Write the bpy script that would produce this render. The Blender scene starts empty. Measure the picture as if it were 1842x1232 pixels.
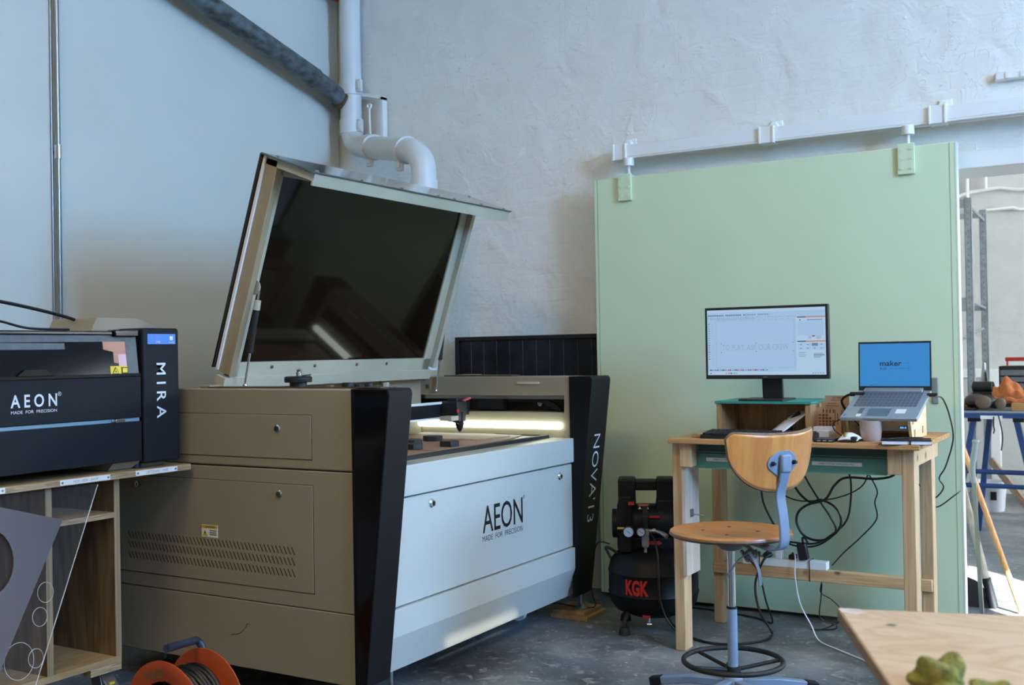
import bpy, bmesh, math, random
from mathutils import Vector, Matrix
random.seed(7)
SC = bpy.context.scene
COL = SC.collection
PI = math.pi
R = math.radians

def lin(c):
    out = []
    for v in c[:3]:
        v = v/255.0
        out.append(v/12.92 if v <= .04045 else ((v+.055)/1.055)**2.4)
    return tuple(out)+(1.0,)

# ------------------------------------------------------------------ camera
YAW, PIT, ROL = R(30.7583), R(.532), R(-1.0034)
Fv = Vector((-math.sin(YAW)*math.cos(PIT), math.cos(YAW)*math.cos(PIT), math.sin(PIT)))
Rv = Vector((math.cos(YAW), math.sin(YAW), 0))
Uv = Rv.cross(Fv)
R2 = Rv*math.cos(ROL)+Uv*math.sin(ROL)
U2 = -Rv*math.sin(ROL)+Uv*math.cos(ROL)
cd = bpy.data.cameras.new('camera')
cam = bpy.data.objects.new('camera', cd); COL.objects.link(cam)
cam.matrix_world = Matrix(((R2.x, U2.x, -Fv.x, 0), (R2.y, U2.y, -Fv.y, 0), (R2.z, U2.z, -Fv.z, 1.2), (0, 0, 0, 1)))
cd.sensor_width = 36; cd.lens = 38.376; cd.clip_start = .05
cd.dof.use_dof = True; cd.dof.focus_distance = 3.8; cd.dof.aperture_fstop = 5.0
SC.camera = cam

# ------------------------------------------------------------------ world, sun, exposure
W = bpy.data.worlds.new('world'); SC.world = W; W.use_nodes = True
W.node_tree.nodes['Background'].inputs[0].default_value = (.45, .62, .95, 1)
W.node_tree.nodes['Background'].inputs[1].default_value = .6
sd = bpy.data.lights.new('sun', 'SUN'); sd.energy = 60.0; sd.angle = R(.2); sd.color = (1, .96, .88)
sun = bpy.data.objects.new('sun', sd); COL.objects.link(sun)
sun.rotation_euler = Vector((-1, 1.05, -.6)).to_track_quat('-Z', 'Y').to_euler()
SC.view_settings.view_transform = 'Standard'; SC.view_settings.look = 'None'
SC.view_settings.gamma = 1; SC.view_settings.use_curve_mapping = False
SC.view_settings.exposure = 0.22
def add_warm_fill(x, y, sx, sy, power, col):  # unseen area lights, added as warm ambient fill
    l = bpy.data.lights.new('warm_fill_light', 'AREA'); l.shape = 'RECTANGLE'; l.size = sx; l.size_y = sy
    l.energy = power; l.color = col
    o = bpy.data.objects.new('warm_fill_light', l); COL.objects.link(o); o.location = (x, y, 4.42)
add_warm_fill(-1.9, .2, 1.5, .5, 60, (1, .78, .48))
add_warm_fill(.8, -1.2, 1.5, .5, 60, (1, .78, .48))

# ------------------------------------------------------------------ materials
MATS = {}
def mat(name, c, rough=.5, metal=0, var=0, vs=6, bump=0, bs=40, emis=0, coat=0, alpha=1, trans=0, ior=1.45, stretch=None, vd=3, spec=None):
    m = bpy.data.materials.new(name); m.use_nodes = True
    nt = m.node_tree; b = nt.nodes['Principled BSDF']
    col = lin(c) if max(c) > 1 else tuple(c)+(1,)
    b.inputs['Base Color'].default_value = col
    b.inputs['Roughness'].default_value = rough; b.inputs['Metallic'].default_value = metal
    if spec is not None: b.inputs['Specular IOR Level'].default_value = spec
    if coat: b.inputs['Coat Weight'].default_value = coat; b.inputs['Coat Roughness'].default_value = .1
    if alpha < 1: b.inputs['Alpha'].default_value = alpha
    if trans: b.inputs['Transmission Weight'].default_value = trans; b.inputs['IOR'].default_value = ior
    if emis: b.inputs['Emission Color'].default_value = col; b.inputs['Emission Strength'].default_value = emis; b.inputs['Base Color'].default_value = (.01, .01, .012, 1)
    if var or bump:
        tc = nt.nodes.new('ShaderNodeTexCoord'); mp = nt.nodes.new('ShaderNodeMapping')
        nt.links.new(tc.outputs['Object'], mp.inputs[0])
        if stretch: mp.inputs['Scale'].default_value = stretch
    if var:
        n = nt.nodes.new('ShaderNodeTexNoise'); n.inputs['Scale'].default_value = vs; n.inputs['Detail'].default_value = vd
        nt.links.new(mp.outputs[0], n.inputs['Vector'])
        rp = nt.nodes.new('ShaderNodeValToRGB')
        rp.color_ramp.elements[0].position = .3; rp.color_ramp.elements[1].position = .7
        rp.color_ramp.elements[0].color = tuple(max(0, v*(1-var)) for v in col[:3])+(1,)
        rp.color_ramp.elements[1].color = tuple(v*(1+var*.6) for v in col[:3])+(1,)
        nt.links.new(n.outputs['Fac'], rp.inputs[0]); nt.links.new(rp.outputs[0], b.inputs['Base Color'])
    if bump:
        n2 = nt.nodes.new('ShaderNodeTexNoise'); n2.inputs['Scale'].default_value = bs; n2.inputs['Detail'].default_value = 4
        nt.links.new(mp.outputs[0], n2.inputs['Vector'])
        bp = nt.nodes.new('ShaderNodeBump'); bp.inputs['Strength'].default_value = bump; bp.inputs['Distance'].default_value = .005
        nt.links.new(n2.outputs['Fac'], bp.inputs['Height']); nt.links.new(bp.outputs[0], b.inputs['Normal'])
    MATS[name] = m
    return m

def wood(name, c1, c2, stretch=(3, 3, 40), scale=1.0, rough=.55, dist=2.0, knots=0, coat=0):
    """grain runs along the axis with the small stretch value"""
    m = bpy.data.materials.new(name); m.use_nodes = True
    nt = m.node_tree; N = nt.nodes.new; L = nt.links.new; b = nt.nodes['Principled BSDF']
    b.inputs['Roughness'].default_value = rough
    if coat: b.inputs['Coat Weight'].default_value = coat; b.inputs['Coat Roughness'].default_value = .25
    tc = N('ShaderNodeTexCoord'); mp = N('ShaderNodeMapping'); mp.inputs['Scale'].default_value = stretch
    L(tc.outputs['Object'], mp.inputs[0])
    n = N('ShaderNodeTexNoise'); n.inputs['Scale'].default_value = scale; n.inputs['Detail'].default_value = 6
    n.inputs['Distortion'].default_value = dist; L(mp.outputs[0], n.inputs['Vector'])
    mr = N('ShaderNodeMath'); mr.operation = 'MULTIPLY'; mr.inputs[1].default_value = 9; L(n.outputs['Fac'], mr.inputs[0])
    fr = N('ShaderNodeMath'); fr.operation = 'PINGPONG'; fr.inputs[1].default_value = 1; L(mr.outputs[0], fr.inputs[0])
    n2 = N('ShaderNodeTexNoise'); n2.inputs['Scale'].default_value = scale*4; n2.inputs['Detail'].default_value = 3; L(mp.outputs[0], n2.inputs['Vector'])
    ad = N('ShaderNodeMix'); ad.data_type = 'FLOAT'; ad.inputs[0].default_value = .45
    L(fr.outputs[0], ad.inputs[2]); L(n2.outputs['Fac'], ad.inputs[3])
    rp = N('ShaderNodeValToRGB'); rp.color_ramp.elements[0].position = .15; rp.color_ramp.elements[1].position = .85
    rp.color_ramp.elements[0].color = lin(c2); rp.color_ramp.elements[1].color = lin(c1)
    L(ad.outputs[0], rp.inputs[0]); last = rp.outputs[0]
    if knots:
        v = N('ShaderNodeTexVoronoi'); v.inputs['Scale'].default_value = knots
        L(tc.outputs['Object'], v.inputs['Vector'])
        kr = N('ShaderNodeValToRGB'); kr.color_ramp.elements[0].position = .04; kr.color_ramp.elements[1].position = .1
        kr.color_ramp.elements[0].color = (1, 1, 1, 1); kr.color_ramp.elements[1].color = (0, 0, 0, 1)
        L(v.outputs['Distance'], kr.inputs[0])
        mx = N('ShaderNodeMix'); mx.data_type = 'RGBA'; mx.inputs[7].default_value = lin([v_*.45 for v_ in c2])
        L(kr.outputs[0], mx.inputs[0]); L(last, mx.inputs[6]); last = mx.outputs[2]
    L(last, b.inputs['Base Color'])
    bp = N('ShaderNodeBump'); bp.inputs['Strength'].default_value = .15; bp.inputs['Distance'].default_value = .002
    L(n2.outputs['Fac'], bp.inputs['Height']); L(bp.outputs[0], b.inputs['Normal'])
    MATS[name] = m
    return m

def wall_mat(name, c, brick=True, amount=.9):
    m = bpy.data.materials.new(name); m.use_nodes = True
    nt = m.node_tree; N = nt.nodes.new; L = nt.links.new; b = nt.nodes['Principled BSDF']
    b.inputs['Roughness'].default_value = .5
    tc = N('ShaderNodeTexCoord'); mp = N('ShaderNodeMapping'); mp.inputs['Rotation'].default_value = (R(90), 0, 0)
    L(tc.outputs['Object'], mp.inputs[0])
    n = N('ShaderNodeTexNoise'); n.inputs['Scale'].default_value = 6; n.inputs['Detail'].default_value = 8; n.inputs['Distortion'].default_value = .6; n.inputs['Roughness'].default_value = .5
    L(tc.outputs['Object'], n.inputs['Vector'])
    n2 = N('ShaderNodeTexNoise'); n2.inputs['Scale'].default_value = 28; n2.inputs['Detail'].default_value = 4
    L(tc.outputs['Object'], n2.inputs['Vector'])
    v = N('ShaderNodeTexVoronoi'); v.inputs['Scale'].default_value = 13; L(tc.outputs['Object'], v.inputs['Vector'])
    vr = N('ShaderNodeValToRGB'); vr.color_ramp.elements[0].position = .0; vr.color_ramp.elements[1].position = .12
    vr.color_ramp.elements[0].color = (.55, .55, .55, 1); vr.color_ramp.elements[1].color = (0, 0, 0, 1); L(v.outputs['Distance'], vr.inputs[0])
    a1 = N('ShaderNodeMath'); a1.operation = 'MULTIPLY_ADD'; a1.inputs[1].default_value = .13
    L(n2.outputs['Fac'], a1.inputs[0]); L(n.outputs['Fac'], a1.inputs[2])
    a2 = N('ShaderNodeMath'); a2.operation = 'MULTIPLY'; L(vr.outputs[0], a2.inputs[0]); L(n.outputs['Fac'], a2.inputs[1])
    a3 = N('ShaderNodeMath'); a3.operation = 'MULTIPLY_ADD'; a3.inputs[1].default_value = .5; L(a2.outputs[0], a3.inputs[0]); L(a1.outputs[0], a3.inputs[2])
    n5 = N('ShaderNodeTexNoise'); n5.inputs['Scale'].default_value = 8; n5.inputs['Detail'].default_value = 3; n5.inputs['Distortion'].default_value = 2.2
    L(tc.outputs['Object'], n5.inputs['Vector'])
    rg = N('ShaderNodeValToRGB'); el = rg.color_ramp.elements; el[0].position = .485; el[1].position = .515
    el[0].color = (0, 0, 0, 1); el[1].color = (0, 0, 0, 1); mid = el.new(.5); mid.color = (1, 1, 1, 1); L(n5.outputs['Fac'], rg.inputs[0])
    mk = N('ShaderNodeMath'); mk.operation = 'GREATER_THAN'; mk.inputs[1].default_value = .50; L(n.outputs['Fac'], mk.inputs[0])
    mk2 = N('ShaderNodeMath'); mk2.operation = 'MULTIPLY'; L(rg.outputs[0], mk2.inputs[0]); L(mk.outputs[0], mk2.inputs[1])
    a5 = N('ShaderNodeMath'); a5.operation = 'MULTIPLY_ADD'; a5.inputs[1].default_value = .07; L(mk2.outputs[0], a5.inputs[0]); L(a3.outputs[0], a5.inputs[2])
    last = a5.outputs[0]
    if brick:
        sc = N('ShaderNodeMapping'); L(mp.outputs[0], sc.inputs[0])
        nd = N('ShaderNodeMix'); nd.data_type = 'VECTOR'; nd.inputs[0].default_value = .045
        L(sc.outputs[0], nd.inputs[4]); L(n.outputs['Color'], nd.inputs[5])
        br = N('ShaderNodeTexBrick'); br.inputs['Scale'].default_value = 1.0
        br.inputs['Brick Width'].default_value = .235; br.inputs['Row Height'].default_value = .072
        br.inputs['Mortar Size'].default_value = .009; br.inputs['Mortar Smooth'].default_value = 1.0
        L(nd.outputs[1], br.inputs['Vector'])
        a4 = N('ShaderNodeMath'); a4.operation = 'MULTIPLY_ADD'; a4.inputs[1].default_value = -.03
        L(br.outputs['Fac'], a4.inputs[0]); L(last, a4.inputs[2]); last = a4.outputs[0]
    bp = N('ShaderNodeBump'); bp.inputs['Strength'].default_value = amount; bp.inputs['Distance'].default_value = .02
    L(last, bp.inputs['Height']); L(bp.outputs[0], b.inputs['Normal'])
    rp = N('ShaderNodeValToRGB'); c0 = lin(c)
    rp.color_ramp.elements[0].position = .3; rp.color_ramp.elements[1].position = .6
    rp.color_ramp.elements[0].color = tuple(v_*.93 for v_ in c0[:3])+(1,); rp.color_ramp.elements[1].color = c0
    L(n.outputs['Fac'], rp.inputs[0]); L(rp.outputs[0], b.inputs['Base Color'])
    MATS[name] = m
    return m

def floor_mat():
    m = bpy.data.materials.new('painted_concrete'); m.use_nodes = True
    nt = m.node_tree; N = nt.nodes.new; L = nt.links.new; b = nt.nodes['Principled BSDF']
    tc = N('ShaderNodeTexCoord')
    n = N('ShaderNodeTexNoise'); n.inputs['Scale'].default_value = 1.6; n.inputs['Detail'].default_value = 9; n.inputs['Roughness'].default_value = .62
    L(tc.outputs['Object'], n.inputs['Vector'])
    rp = N('ShaderNodeValToRGB'); e = rp.color_ramp.elements
    e[0].position = .32; e[0].color = lin((54, 58, 62)); e[1].position = .68; e[1].color = lin((138, 140, 140))
    x = e.new(.5); x.color = lin((90, 95, 100)); L(n.outputs['Fac'], rp.inputs[0])
    # scuffs and paint specks
    n3 = N('ShaderNodeTexNoise'); n3.inputs['Scale'].default_value = 17; n3.inputs['Detail'].default_value = 8; n3.inputs['Roughness'].default_value = .7
    n3.inputs['Distortion'].default_value = 1.2; L(tc.outputs['Object'], n3.inputs['Vector'])
    r3 = N('ShaderNodeValToRGB'); r3.color_ramp.elements[0].position = .53; r3.color_ramp.elements[1].position = .68
    r3.color_ramp.elements[0].color = (0, 0, 0, 1); r3.color_ramp.elements[1].color = (.75, .75, .75, 1); L(n3.outputs['Fac'], r3.inputs[0])
    mx = N('ShaderNodeMix'); mx.data_type = 'RGBA'; mx.inputs[7].default_value = lin((168, 166, 156))
    L(r3.outputs[0], mx.inputs[0]); L(rp.outputs[0], mx.inputs[6])
    v = N('ShaderNodeTexVoronoi'); v.inputs['Scale'].default_value = 15; v.inputs['Randomness'].default_value = 1; L(tc.outputs['Object'], v.inputs['Vector'])
    r4 = N('ShaderNodeValToRGB'); r4.color_ramp.elements[0].position = .05; r4.color_ramp.elements[1].position = .11
    r4.color_ramp.elements[0].color = (.8, .8, .8, 1); r4.color_ramp.elements[1].color = (0, 0, 0, 1); L(v.outputs['Distance'], r4.inputs[0])
    sp = N('ShaderNodeMath'); sp.operation = 'MULTIPLY'; L(r4.outputs[0], sp.inputs[0])
    gt = N('ShaderNodeMath'); gt.operation = 'GREATER_THAN'; gt.inputs[1].default_value = .47; L(n.outputs['Fac'], gt.inputs[0]); L(gt.outputs[0], sp.inputs[1])
    m2 = N('ShaderNodeMix'); m2.data_type = 'RGBA'; m2.inputs[7].default_value = lin((205, 203, 195))
    L(sp.outputs[0], m2.inputs[0]); L(mx.outputs[2], m2.inputs[6]); L(m2.outputs[2], b.inputs['Base Color'])
    rr = N('ShaderNodeMapRange'); rr.inputs[3].default_value = .32; rr.inputs[4].default_value = .6; L(n3.outputs['Fac'], rr.inputs[0]); L(rr.outputs[0], b.inputs['Roughness'])
    bp = N('ShaderNodeBump'); bp.inputs['Strength'].default_value = .25; bp.inputs['Distance'].default_value = .004
    L(n3.outputs['Fac'], bp.inputs['Height']); L(bp.outputs[0], b.inputs['Normal'])
    return m

M_floor = floor_mat()
M_wall = mat('smooth_wall_paint', (206, 206, 196), .55, var=.04, vs=1.5, bump=.03, bs=60)
M_brick = wall_mat('painted_brick', (232, 231, 224))
M_far = wall_mat('painted_far_wall', (200, 200, 195), brick=False, amount=.4)
M_plain = mat('room_paint', (190, 186, 172), .7)
M_ceil = mat('ceiling_paint', (175, 170, 155), .8)
M_win = mat('blue_daylight_pane', (.24, .53, 1.0), emis=49)
M_win2 = mat('white_daylight_pane', (.80, .92, 1.0), emis=1.5)
M_sky = mat('added_skylight_pane', (1.0, .98, .94), emis=9)
M_win3 = mat('far_daylight_pane', (.78, .88, 1.0), emis=29)
M_white = mat('white_paint', (232, 233, 230), .4, bump=.05, bs=80)
M_pipe = mat('white_pipe', (214, 216, 214), .35, var=.03, bump=.06, bs=25)
M_green = mat('green_door_paint', (210, 224, 188), .5, var=.02, vs=2.5, bump=.12, bs=160)
M_greenedge = mat('door_edge_paint', (216, 222, 212), .5)
M_galv = mat('galvanised_steel', (150, 160, 164), .45, metal=.4, var=.2, vs=22, vd=2)
M_duct = mat('galvanised_duct', (98, 108, 110), .45, metal=.35, var=.75, vs=20, vd=4, stretch=(1, .6, 1))
M_rust = mat('rusty_collar', (110, 88, 72), .5, metal=.6, var=.4, vs=25)
M_chrome = mat('chrome', (205, 208, 210), .15, metal=1)
M_steel = mat('brushed_steel', (150, 152, 154), .3, metal=.9)
M_red = mat('red_paint', (170, 35, 28), .4)
M_beige = mat('beige_powdercoat', (144, 133, 111), .5, var=.03, vs=3, bump=.08, bs=260)
M_grey = mat('pale_grey_powdercoat', (188, 190, 184), .45, var=.03, vs=2, bump=.05, bs=220)
M_creamshade = mat('shaded_cream_enamel', (150, 134, 104), .45, var=.2, vs=5, vd=5)  # cream enamel darkened to paint in the dim side of the lid flange
M_cream = mat('cream_enamel', (176, 172, 152), .35, var=.12, vs=4, vd=5)
M_seam = mat('dark_gap', (18, 18, 17), .9)
M_black = mat('black_powdercoat', (13, 14, 17), .5, spec=.22, var=.06, vs=4, bump=.06, bs=300)
M_gblack = mat('gloss_black', (12, 12, 13), .12)
M_navy = mat('charcoal_powdercoat', (22, 27, 33), .55, spec=.2, bump=.08, bs=300)
M_rubber = mat('black_rubber', (17, 17, 18), .6)
M_cable = mat('black_cable', (16, 16, 18), .4)
M_glass = mat('tinted_acrylic', (24, 17, 10), .06, spec=.3, var=.25, vs=3)
M_skin = mat('smoked_acrylic_skin', (62, 66, 68), .12, coat=.6)
M_tape = mat('grey_duct_tape', (70, 79, 86), .35, var=.2, vs=18, bump=.4, bs=60)
M_pane2 = mat('dark_acrylic_window', (22, 23, 26), .10, spec=.06)
M_led = mat('led_tube_glow', (.90, 1.0, .84), emis=5)
M_mdf = mat('brown_fibreboard', (150, 112, 88), .5, var=.08, vs=5)
M_mdfl = mat('cut_marked_fibreboard', (176, 142, 108), .5, var=.18, vs=40)
M_ink = mat('black_lettering', (22, 22, 24), .5)
M_inkw = mat('white_lettering', (212, 216, 220), .5)
M_inkr = mat('red_lettering', (178, 28, 26), .5)
M_yel = mat('yellow_label', (226, 200, 40), .4)
M_yel2 = mat('dull_yellow_label', (196, 168, 60), .4)
M_lab = mat('white_label', (222, 222, 216), .4)
M_blue = mat('blue_sticker', (44, 120, 205), .35)
M_pink = mat('pink_label', (214, 170, 176), .4)
M_copper = mat('copper_patch', (196, 140, 112), .5, var=.2)
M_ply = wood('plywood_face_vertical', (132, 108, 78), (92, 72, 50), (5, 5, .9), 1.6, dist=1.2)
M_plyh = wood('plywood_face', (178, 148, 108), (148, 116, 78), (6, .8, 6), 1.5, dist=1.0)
M_plye = wood('plywood_edge', (186, 160, 124), (122, 94, 66), (4, 4, 90), 1.4, dist=.2)
M_plyev = wood('plywood_edge_vertical', (172, 146, 110), (112, 86, 60), (1.5, 90, .6), 1.4, dist=.1)
M_pine = wood('pine_upright', (206, 174, 134), (180, 144, 104), (26, 26, 1.2), 1.2, dist=.7, knots=5)
M_pinex = wood('pine_rail', (206, 172, 130), (178, 140, 98), (1.2, 26, 26), 1.2, dist=.7, knots=5)
M_top = wood('oak_desktop', (196, 150, 96), (152, 106, 60), (1.2, 14, 60), 1.2, dist=.6)
M_birch = wood('birch_panel', (206, 190, 174), (182, 164, 146), (9, 9, 1), 1.2, dist=.6)
M_riser = wood('beech_riser', (176, 140, 98), (122, 86, 52), (8, 8, .8), 1.6, dist=.9)
M_seat = wood('lacquered_beech', (206, 132, 58), (178, 104, 38), (1.6, 11, 2), 1.3, rough=.32, dist=.5, coat=.4)
M_seatb = wood('lacquered_beech_back', (216, 148, 78), (188, 116, 52), (11, 11, 1.4), 1.1, rough=.32, dist=.6, coat=.4)
M_seate = mat('plywood_seat_edge', (112, 84, 60), .5, var=.3, vs=40)
M_bench = wood('worn_plywood', (200, 172, 142), (178, 146, 112), (2.2, 5, 5), 1.5, dist=2.2, knots=9)
M_plank = wood('bench_edge', (150, 120, 86), (100, 76, 52), (3, 3, 60), 1.2, dist=.3)
M_teal = mat('teal_metal', (86, 136, 126), .42, var=.04, vs=3)
M_teal2 = mat('teal_board', (44, 134, 122), .5)
M_stoolblue = mat('grey_blue_enamel', (118, 136, 158), .38, var=.05, vs=6)
M_orange = mat('orange_enamel', (168, 68, 24), .4, var=.15, vs=9, vd=6)
M_chip = mat('chipped_blue_paint', (36, 46, 62), .35, var=.75, vs=22)
M_key = mat('keyboard_black', (24, 25, 28), .5)
M_lapt = mat('laptop_grey', (150, 156, 162), .38, metal=.35, var=.06)
M_lkey = mat('laptop_key', (84, 90, 98), .5)
M_ceram = mat('stoneware', (168, 150, 142), .6, var=.05, vs=60)
M_paper = mat('paper', (226, 226, 236), .6)
M_clear = mat('frosted_plastic', (224, 226, 240), .3, alpha=.8)
M_frost = mat('frosted_acrylic', (100, 94, 98), .5, alpha=.7)
M_clr = mat('clear_acrylic', (150, 148, 146), .05, alpha=.05)
M_clre = mat('acrylic_cut_edge', (214, 214, 206), .2, alpha=.62)
M_standw = wood('birch_ply_stand', (226, 200, 160), (206, 176, 130), (9, 1.5, 9), 1.1, dist=.5)
M_card = mat('engraved_fibreboard', (172, 140, 112), .6, var=.05)
M_burn = mat('engraved_brown', (92, 68, 54), .7)
M_cloth = mat('rust_orange_cloth', (172, 98, 50), .85, var=.15, vs=12, bump=.3, bs=50)
M_boot = mat('brown_boot', (92, 76, 60), .6, var=.15)
M_bluep = mat('blue_paint', (28, 62, 112), .4)
M_bucket = mat('white_plastic', (206, 210, 214), .4)
M_grout = mat('moss_sponge', (132, 128, 62), .95, var=.6, vs=60, vd=5, bump=1.0, bs=120)
M_timber = wood('old_timber', (160, 134, 112), (126, 100, 80), (3, 3, 3), 1.5)
M_ash = wood('broom_handle_wood', (214, 160, 100), (188, 130, 74), (20, 20, 1), 1)
M_grim = mat('grimy_white_wood', (170, 162, 148), .7, var=.25, vs=20)
M_scr = mat('monitor_white', (.36, .54, .78), emis=.78, rough=.3)
M_scr2 = mat('monitor_panel', (.44, .60, .80), emis=.78, rough=.3)
M_scrd = mat('monitor_ink', (.12, .17, .26), emis=.5, rough=.3)
M_scrg = mat('monitor_grey', (.20, .31, .48), emis=.62, rough=.3)
M_scro = mat('monitor_orange', (.75, .18, .03), emis=.6, rough=.3)
M_scrk = mat('monitor_dark', (.02, .02, .04), emis=.3, rough=.3)
PALC = [mat('swatch', c, .4, emis=.5) for c in ((.0, .0, .02), (.1, .1, .8), (.7, .05, .05), (.1, .5, .1), (.6, .5, .1), (.8, .4, .05), (.3, .6, .7), (.4, .1, .7), (.1, .1, .4), (.3, .02, .02))]
M_lscr = mat('laptop_screen_blue', (.030, .225, .56), emis=.85, rough=.3)
M_lcd = mat('display_digits', (.15, .45, .95), emis=1.5)
M_brass = mat('brass', (186, 150, 80), .3, metal=.9)
M_gauge = mat('gauge_face', (170, 196, 224), .3)
M_bowl = mat('regulator_grey', (130, 136, 132), .4)
M_strap = mat('grey_webbing', (104, 110, 118), .7)
M_honey = mat('honeycomb_grid', (30, 33, 42), .35, metal=.3, var=.9, vs=14, vd=8)

# ------------------------------------------------------------------ mesh builder
ORG = {}
class MB:
    def __init__(s):
        s.v = []; s.f = []; s.m = []; s.M = Matrix.Identity(4)
    def add(s, vs, fs, mi=0):
        o = len(s.v); s.v += [s.M @ Vector(p) for p in vs]
        s.f += [tuple(i+o for i in f) for f in fs]; s.m += [mi]*len(fs)
        return s
    def box(s, x0, x1, y0, y1, z0, z1, mi=0):
        v = [(x, y, z) for x in (x0, x1) for y in (y0, y1) for z in (z0, z1)]
        return s.add(v, [(0, 1, 3, 2), (4, 6, 7, 5), (0, 4, 5, 1), (2, 3, 7, 6), (0, 2, 6, 4), (1, 5, 7, 3)], mi)
    def cyl(s, p0, p1, r, r2=None, n=20, mi=0):
        return s.tube([p0, p1], r, n, mi=mi, r2=r2)
    def tube(s, pts, r, n=10, mi=0, closed=False, r2=None, flat=None, up=None):
        P = [Vector(p) for p in pts]; k = len(P)
        rr = [r]*k if not isinstance(r, (list, tuple)) else list(r)
        if r2 is not None: rr[-1] = r2
        T = []
        for i in range(k):
            if closed: t = P[(i+1) % k]-P[i-1]
            elif i == 0: t = P[1]-P[0]
            elif i == k-1: t = P[-1]-P[-2]
            else: t = (P[i+1]-P[i]).normalized()+(P[i]-P[i-1]).normalized()
            T.append(t.normalized())
        a = Vector(up) if up else (Vector((0, 0, 1)) if abs(T[0].z) < .9 else Vector((1, 0, 0)))
        X = T[0].cross(a).normalized(); vs = []
        for i in range(k):
            X = (X-T[i]*X.dot(T[i])).normalized(); Y = T[i].cross(X)
            for j in range(n):
                an = 2*PI*j/n
                if flat:
                    cs, sn = math.cos(an+PI/n), math.sin(an+PI/n)
                    if n == 4:
                        vs.append(P[i]+X*(flat[0]*(1 if cs > 0 else -1))+Y*(flat[1]*(1 if sn > 0 else -1)))
                    else: vs.append(P[i]+X*cs*flat[0]+Y*sn*flat[1])
                else: vs.append(P[i]+(X*math.cos(an)+Y*math.sin(an))*rr[i])
        fs = []
        for i in range(k if closed else k-1):
            i2 = (i+1) % k
            for j in range(n):
                fs.append((i*n+j, i*n+(j+1) % n, i2*n+(j+1) % n, i2*n+j))
        if not closed: fs += [tuple(range(n-1, -1, -1)), tuple(range((k-1)*n, k*n))]
        return s.add(vs, fs, mi)
    def ring(s, c, rad, r, axis=(0, 0, 1), n=40, m=10, mi=0):
        ax = Vector(axis).normalized(); a = ax.orthogonal().normalized(); b = ax.cross(a)
        return s.tube([Vector(c)+(a*math.cos(2*PI*i/n)+b*math.sin(2*PI*i/n))*rad for i in range(n)], r, m, mi, closed=True, up=ax)
    def lathe(s, prof, c=(0, 0, 0), axis=(0, 0, 1), n=32, mi=0):
        ax = Vector(axis).normalized()
        a = Vector((1, 0, 0)) if abs(ax.x) < .9 else Vector((0, 1, 0)); a = (a-ax*a.dot(ax)).normalized(); b = ax.cross(a)
        vs = []; fs = []; c = Vector(c)
        for r, z in prof:
            for j in range(n):
                t = 2*PI*j/n; vs.append(c+ax*z+(a*math.cos(t)+b*math.sin(t))*max(r, 1e-5))
        for i in range(len(prof)-1):
            for j in range(n): fs.append((i*n+j, i*n+(j+1) % n, (i+1)*n+(j+1) % n, (i+1)*n+j))
        if prof[0][0] > 1e-4: fs.append(tuple(range(n-1, -1, -1)))
        if prof[-1][0] > 1e-4: fs.append(tuple(range((len(prof)-1)*n, len(prof)*n)))
        return s.add(vs, fs, mi)
    def prism(s, pts, plane, a0, a1, mi=0):
        def mk(p, a):
            return {'xz': (p[0], a, p[1]), 'yz': (a, p[0], p[1]), 'xy': (p[0], p[1], a)}[plane]
        n = len(pts); vs = [mk(p, a0) for p in pts]+[mk(p, a1) for p in pts]
        fs = [tuple(range(n)), tuple(range(2*n-1, n-1, -1))]+[(i, (i+1) % n, n+(i+1) % n, n+i) for i in range(n)]
        return s.add(vs, fs, mi)
    def quad(s, a, b, c, d, mi=0):
        return s.add([a, b, c, d], [(0, 1, 2, 3)], mi)
    def grid(s, fn, nu, nv, mi=0):
        vs = [fn(i/nu, j/nv) for i in range(nu+1) for j in range(nv+1)]
        fs = [(i*(nv+1)+j, (i+1)*(nv+1)+j, (i+1)*(nv+1)+j+1, i*(nv+1)+j+1) for i in range(nu) for j in range(nv)]
        return s.add(vs, fs, mi)
    def build(s, name, mats, parent=None, origin=None, bevel=0, seg=2, smooth=40, solid=0, sub=0, doubles=True):
        if not isinstance(mats, (list, tuple)): mats = [mats]
        if parent is not None: org = Vector(ORG[parent.name])
        else:
            if origin is None:
                xs = [v.x for v in s.v]; ys = [v.y for v in s.v]; zs = [v.z for v in s.v]
                origin = ((min(xs)+max(xs))/2, (min(ys)+max(ys))/2, min(zs))
            org = Vector(origin)
        me = bpy.data.meshes.new(name)
        me.from_pydata([tuple(v-org) for v in s.v], [], s.f)
        for m in mats: me.materials.append(m)
        for p, i in zip(me.polygons, s.m): p.material_index = i
        bm = bmesh.new(); bm.from_mesh(me)
        bmesh.ops.remove_doubles(bm, verts=bm.verts, dist=1e-6)
        bmesh.ops.recalc_face_normals(bm, faces=bm.faces)
        bm.to_mesh(me); bm.free()
        if smooth:
            for p in me.polygons: p.use_smooth = True
            me.set_sharp_from_angle(angle=R(smooth))
        o = bpy.data.objects.new(name, me); COL.objects.link(o)
        if parent is not None: o.parent = parent
        else: o.location = org
        ORG[o.name] = tuple(org)
        if solid:
            md = o.modifiers.new('solid', 'SOLIDIFY'); md.thickness = solid; md.offset = 0
        if bevel:
            md = o.modifiers.new('bevel', 'BEVEL'); md.width = bevel; md.segments = seg; md.limit_method = 'ANGLE'; md.angle_limit = R(50)
            md.harden_normals = False
        if sub:
            md = o.modifiers.new('sub', 'SUBSURF'); md.levels = sub; md.render_levels = sub
        return o

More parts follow.
